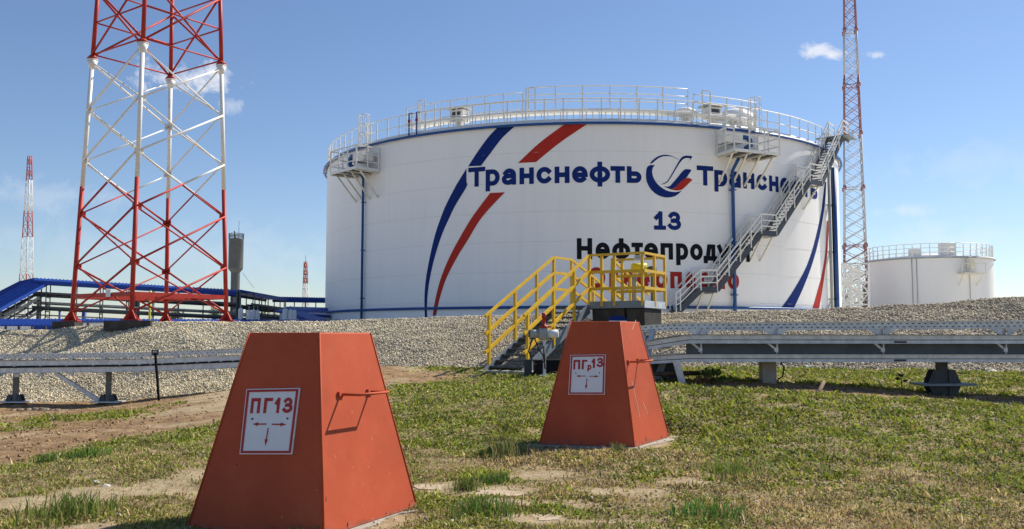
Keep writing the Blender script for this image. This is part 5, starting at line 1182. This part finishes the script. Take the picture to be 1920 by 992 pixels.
tree(1590, 538, 124, 22, 'dark low tree behind the left half of the white stair tower', (.03, .035, .02), 6)
tree(1884, 546, 110, 30, 'dark treetop peeking over the gravel at the right edge', (.05, .07, .03), 7)
def weed(name, px, py, Y, label, cat, n, rad, h_, leaf, tone, seed, stems=4):
    c = at(px, py, Y); z = gz(c.x, c.y); root = thing(name, label, cat, (c.x, c.y, z)); m = MB(); r = random.Random(seed)
    for k in range(stems): a = r.uniform(0, 6.3); m.tube([(c.x, c.y, z - .02), (c.x + math.cos(a) * rad * .4, c.y + math.sin(a) * rad * .4, z + h_ * .5), (c.x + math.cos(a) * rad * .75, c.y + math.sin(a) * rad * .75, z + h_ * .9)], .006, 5, r2=.002)
    m.build('stem', BARK, root); crown('leaves', (c.x, c.y, z + h_ * .55), rad, rad, h_ * .55, n, leaf, tone, root, seed, 7); return root
weed('shrub', 1336, 716, 13.5, 'small bushy dark green shrub beside the left end of the right cable rack', 'shrub', 420, .22, .24, .030, (.09, .14, .03), 21)
weed('weed', 1316, 714, 13.2, 'withered brown weed between the rack end frame and the green shrub', 'weed', 160, .14, .14, .03, (.20, .12, .05), 22)
c = at(1692, 722, 13.4); z = gz(c.x, c.y); pt = thing('plant', 'single dark stem plant with a few broad leaves under the right cable rack', 'plant', (c.x, c.y, z))
m = MB(); q = at(1690, 712, 13.4); top = at(1686, 701, 13.4); m.tube([(c.x, c.y, z - .02), q, top], .008, 6, r2=.004); m.build('stem', BARK, pt)
for (px, py, dx, dz, wd) in ((1683, 710, -.075, .012, .026), (1687, 703, -.04, .05, .022), (1692, 704, .015, .05, .018), (1697, 714, .07, .01, .024), (1690, 718, .02, -.03, .02)):
    a = at(px, py, 13.38); m = MB(); d = Vector((dx, 0, dz)); n_ = Vector((-d.z, 0, d.x)).normalized() * wd; m.poly([a - d * .6, a - d * .1 + n_ + Vector((0, .012, 0)), a + d * .7, a - d * .1 - n_ + Vector((0, -.012, 0))]); m.build('leaf', mat('dark_leaf', (.022, .032, .016), .5), pt)
p, q = at(1529, 741, 12.4), at(1545, 716, 12.9); m = MB(); m.tube([p - Vector((0, 0, .05)), q], .032, 7, r2=.026); single(m, 'wooden_stake', WOOD, 'weathered stake leaning out of the ditch under the right cable rack', 'stake')
# grass tufts and weeds that stand out
TUFT = []
def tuft(px, py, Y, rad, h_, n, tone, seed, label):
    c = at(px, py, Y); r = np.random.default_rng(seed); x = c.x + r.normal(0, rad * .45, n); y = c.y + r.normal(0, rad * .45, n); z = ground_z(x, y)
    a = r.uniform(0, 6.283, n); ln = h_ * r.uniform(.5, 1.15, n); lean = r.uniform(.1, .75, n); wd = r.uniform(.003, .0055, n); ba = r.uniform(0, 6.283, n)
    dx, dy, dz = np.cos(a) * np.sin(lean), np.sin(a) * np.sin(lean), np.cos(lean); sd = np.stack([-np.sin(ba) * wd, np.cos(ba) * wd, np.zeros(n)], 1)
    b0 = np.stack([x, y, z - .01], 1); m1 = b0 + np.stack([dx * .35, dy * .35, dz * .65], 1) * ln[:, None]; tp_ = b0 + np.stack([dx * 1.0, dy * 1.0, dz * .95], 1) * ln[:, None]
    V = np.stack([b0 - sd, b0 + sd, m1 + sd * .8, m1 - sd * .8, tp_], 1).reshape(-1, 3); o_ = (np.arange(n) * 5)[:, None]
    Fc = np.concatenate([o_ + np.array([[0, 1, 2]]), o_ + np.array([[0, 2, 3]]), o_ + np.array([[3, 2, 4]])], 1).reshape(-1)
    cc = np.array(tone)[None] * 1.5 * r.uniform(.65, 1.4, n)[:, None]
    dr = r.random(n) < .15; cc[dr] = np.array([.33, .26, .12])
    TUFT.append((V, Fc, np.repeat(cc, 5, 0)))
tuft(130, 965, 5.95, .30, .17, 420, (.11, .15, .03), 31, 'tall green grass tuft in the lower left corner')
tuft(160, 855, 8.6, .22, .11, 380, (.07, .14, .02), 32, 'dense green weed tuft beside the dirt track at the left')
tuft(90, 862, 8.4, .12, .12, 160, (.06, .12, .02), 33, 'small dark green tuft at the edge of the dirt track, left of the denser one')
tuft(950, 842, 8.5, .22, .16, 330, (.14, .16, .05), 34, 'dry grass tuft in the shadow left of the farther pyramid')
tuft(1160, 840, 8.55, .08, .11, 90, (.12, .15, .06), 35, 'short grass tuft at the front corner of the farther pyramid')
tuft(925, 893, 7.3, .16, .10, 200, (.06, .12, .02), 36, 'dark green tuft between the two paving slabs')
tuft(875, 905, 7.05, .12, .12, 160, (.10, .14, .03), 37, 'upright grass tuft left of the middle paving slab')
tuft(900, 965, 6.05, .30, .12, 420, (.07, .13, .025), 38, 'wide green tuft near the bottom edge between the pyramids')
tuft(1370, 880, 7.6, .30, .12, 380, (.13, .18, .03), 39, 'bright green tuft on the lawn right of the farther pyramid')
tuft(1330, 975, 5.95, .24, .11, 360, (.06, .14, .02), 40, 'dark green tuft near the bottom edge right of the farther pyramid')
tuft(560, 990, 5.45, .10, .09, 110, (.13, .16, .04), 41, 'few grass blades before the foot of the nearer pyramid')
_o = 0; _F = []
for V, Fc, cc in TUFT: _F.append(Fc + _o); _o += len(V)
tag(fastmesh('grass_clumps', np.concatenate([t[0] for t in TUFT]), np.concatenate(_F), 3, GRASS, np.concatenate([t[2] for t in TUFT])), kind='stuff')
# loose stones
def rock(px, py, Y, s, label, seed, mt, grp):
    c = at(px, py, Y); r = random.Random(seed); m = MB(); n = 9; rings = []
    for j, (zr_, rr) in enumerate(((-.3, .8), (.15, 1.0), (.5, .62))):
        rings.append([Vector((c.x + s * rr * r.uniform(.75, 1.2) * math.cos(6.283 * i / n), c.y + s * .8 * rr * r.uniform(.75, 1.2) * math.sin(6.283 * i / n), gz(c.x, c.y) + s * .9 * zr_ * r.uniform(.8, 1.15))) for i in range(n)])
    b0 = 0; m.v = [v for rg in rings for v in rg]
    for j in range(2):
        for i in range(n): k = (i + 1) % n; m.face((j * n + i, j * n + k, (j + 1) * n + k, (j + 1) * n + i))
    m.face([2 * n + i for i in range(n)]); m.face([i for i in reversed(range(n))]); return single(m, 'stone', mt, label, 'stone', grp)
PALE_ = mat('pale_stone', (.55, .52, .46), .9, var=.25, scale=20); BRN = mat('brown_stone', (.27, .21, .16), .9, var=.35, scale=10)
for i, (px, py, s) in enumerate(((52, 776, .10), (68, 781, .13), (84, 778, .15), (96, 784, .09), (38, 783, .09), (108, 778, .08), (24, 779, .08))):
    rock(px, py, 21.6, s, 'rubble stone in the dug soil under the left cable rack', 60 + i, BRN, 'rubble under the left cable rack')
rock(180, 896, 7.3, .035, 'pale upright pebble in the grass right of the bare sandy patch', 81, PALE_, 'loose stones in the grass')
rock(232, 843, 9.4, .045, 'white stone in the grass by the dirt track', 82, PALE_, 'loose stones in the grass')
rock(200, 895, 7.2, .04, 'flat pale stone on the sandy patch left of the nearer pyramid', 83, PALE_, 'loose stones in the grass')
rock(1374, 946, 6.4, .028, 'pale fragment in the grass near the lower edge, left one of a pair', 84, PALE_, 'loose stones in the grass')
rock(1420, 945, 6.4, .032, 'pale fragment in the grass near the lower edge, right one of a pair', 85, PALE_, 'loose stones in the grass')
rock(888, 707, 19.0, .14, 'brown clod beside the low end of the yellow stairs', 86, BRN, None)
rock(1860, 688, 17.6, .14, 'grey stone at the gravel foot near the right edge', 87, PALE_, None)
rock(1515, 688, 17.9, .13, 'angular grey stone at the gravel foot right of the concrete post', 88, PALE_, None)
